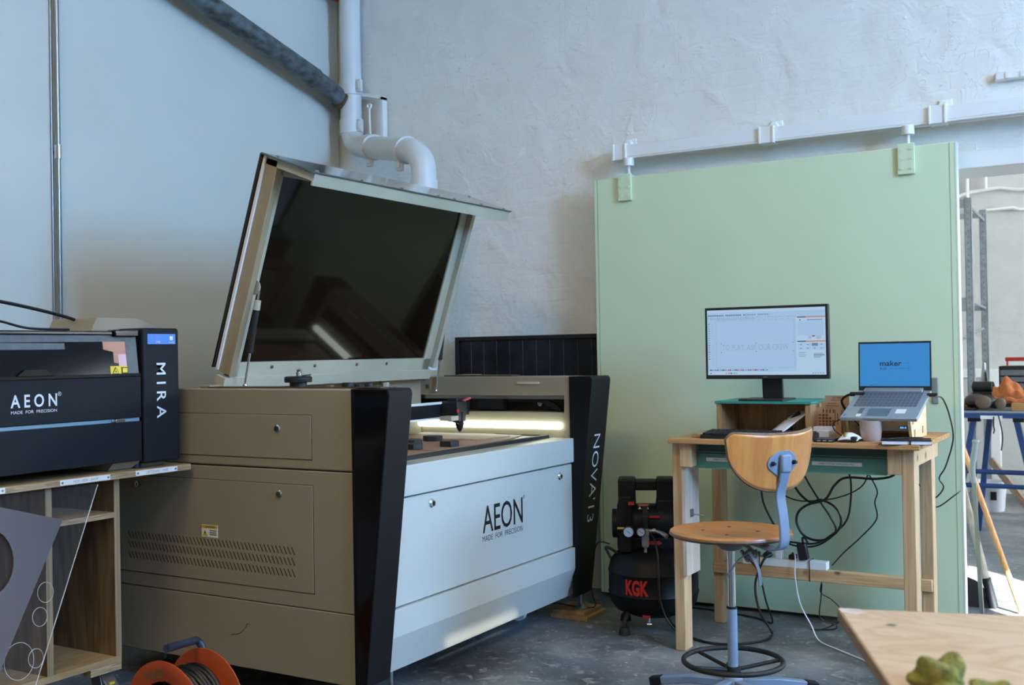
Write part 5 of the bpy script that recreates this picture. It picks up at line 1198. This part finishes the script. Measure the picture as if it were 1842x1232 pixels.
m = MB(); ell(m, (-.93, 7.095, .852), (.046, .012, .042)); m.M = Matrix.Identity(4); ell(m, (-.835, 7.10, .845), (.030, .012, .036)); m.build('sole', M_boot, b_, smooth=180)
o = MB(); ell(o, (-1.0, 7.32, .85), (.07, .10, .045)); o = o.build('leather_bag', mat('dark_leather', (62, 48, 46), .6), smooth=180); tag(o, 'dark brown leather bundle behind the boot', 'bag')
o = MB().cyl((-1.04, 7.50, .93), (-.92, 7.48, .93), .035).box(-1.04, -.90, 7.45, 7.54, .8, .90).build('black_case', M_key, bevel=.004); tag(o, 'black rolled case behind the leather bundle', 'case')
o = MB().box(-.78, -.70, 7.12, 7.2, .80, .845).build('box', mat('tan_box', (168, 124, 76), .6), bevel=.003); tag(o, 'small tan box right of the boot', 'box')
o = MB().box(-1.13, -1.05, 7.35, 7.43, .80, .835).build('wood_offcut', mat('tan_offcut', (172, 122, 66), .6), bevel=.003); tag(o, 'small tan offcut beside the rack upright', 'offcut')
o = MB().box(-1.2, -.98, 7.1, 7.3, .80, .812).build('papers', M_key); tag(o, 'dark folder lying at the left of the workbench', 'folder')
o = MB().tube([(-1.0, 7.7, .8), (-1.0, 7.7, .95), (-1.0, 7.7, 1.08)], [.022, .022, .010], n=12).build('spray_bottle', M_steel); tag(o, 'slim metal caulking tube standing behind the workbench clutter', 'tube')
BU = thing('bucket', 'white plastic bucket under the blue workbench', 'bucket', (-1.1, 8.7, 0))
MB().lathe([(0, 0), (.105, 0), (.125, .19), (.135, .195), (.135, .21), (.12, .212), (.11, .02), (0, .01)], (-1.10, 8.55, 0), n=36).build('bucket_body', M_bucket, BU)
B(-1.07, -1.03, 8.425, 8.43, .09, .15).build('label', M_key, BU)
o = MB().tube([(-1.065, 8.4, .385), (-.80, 8.4, .02)], .02, n=4, flat=(.035, .022)).build('timber_beam', M_timber, bevel=.003); tag(o, 'rough timber leaning under the blue workbench', 'timber')
o = MB().box(-.80, -.6, 8.9, 9.0, .0, .33).build('timber_block', M_timber, bevel=.004); tag(o, 'timber block standing at the far wall behind the workbench', 'timber')
o = MB().box(-1.20, -1.10, 9.3, 9.36, 0, 1.0).build('white_board', M_white, bevel=.003); tag(o, 'narrow white board standing against the far wall', 'board')
# poles leaning at the doorway
o = MB().tube([(-.87, 5.31, .995), (-.557, 5.31, .012)], .012, n=14).build('broom_handle', M_ash); tag(o, 'light wooden broom handle leaning in the doorway', 'broom handle')
sv = thing('shovel', 'old shovel with a grimy wooden shaft leaning beside the door', 'shovel', (-.75, 5.3, 0))
MB().tube([(-.875, 5.36, .89), (-.698, 5.36, .10)], .016, n=14).build('shaft', M_grim, sv)
MB().tube([(-.707, 5.36, .14), (-.677, 5.36, .012)], .020, n=14).build('socket', M_navy, sv)
m = MB().prism([(-.86, .0), (-.67, .0), (-.70, .07), (-.75, .12), (-.80, .14), (-.86, .14)], 'xz', 5.37, 5.376); m.build('blade', M_key, sv)
sq = thing('squeegee_pole', 'grey metal pole with a plastic grip standing in the doorway', 'pole', (-.70, 5.1, 0))
MB().tube([(-.725, 5.18, .62), (-.705, 5.2, .0)], .011, n=4, flat=(.011, .008)).build('pole', M_steel, sq)
MB().tube(cr([(-.726, 5.18, .59), (-.729, 5.18, .66), (-.720, 5.178, .72), (-.713, 5.176, .775)], 4), .018, n=16, flat=(.018, .012)).lathe([(.017, 0), (.014, .008), (0, .012)], (-.713, 5.176, .772), n=16).build('grip', M_bowl, sq)
MB().lathe([(.005, 0), (0, .001)], (-.716, 5.1625, .735), -Y_, n=12).build('hang_hole', M_seam, sq)
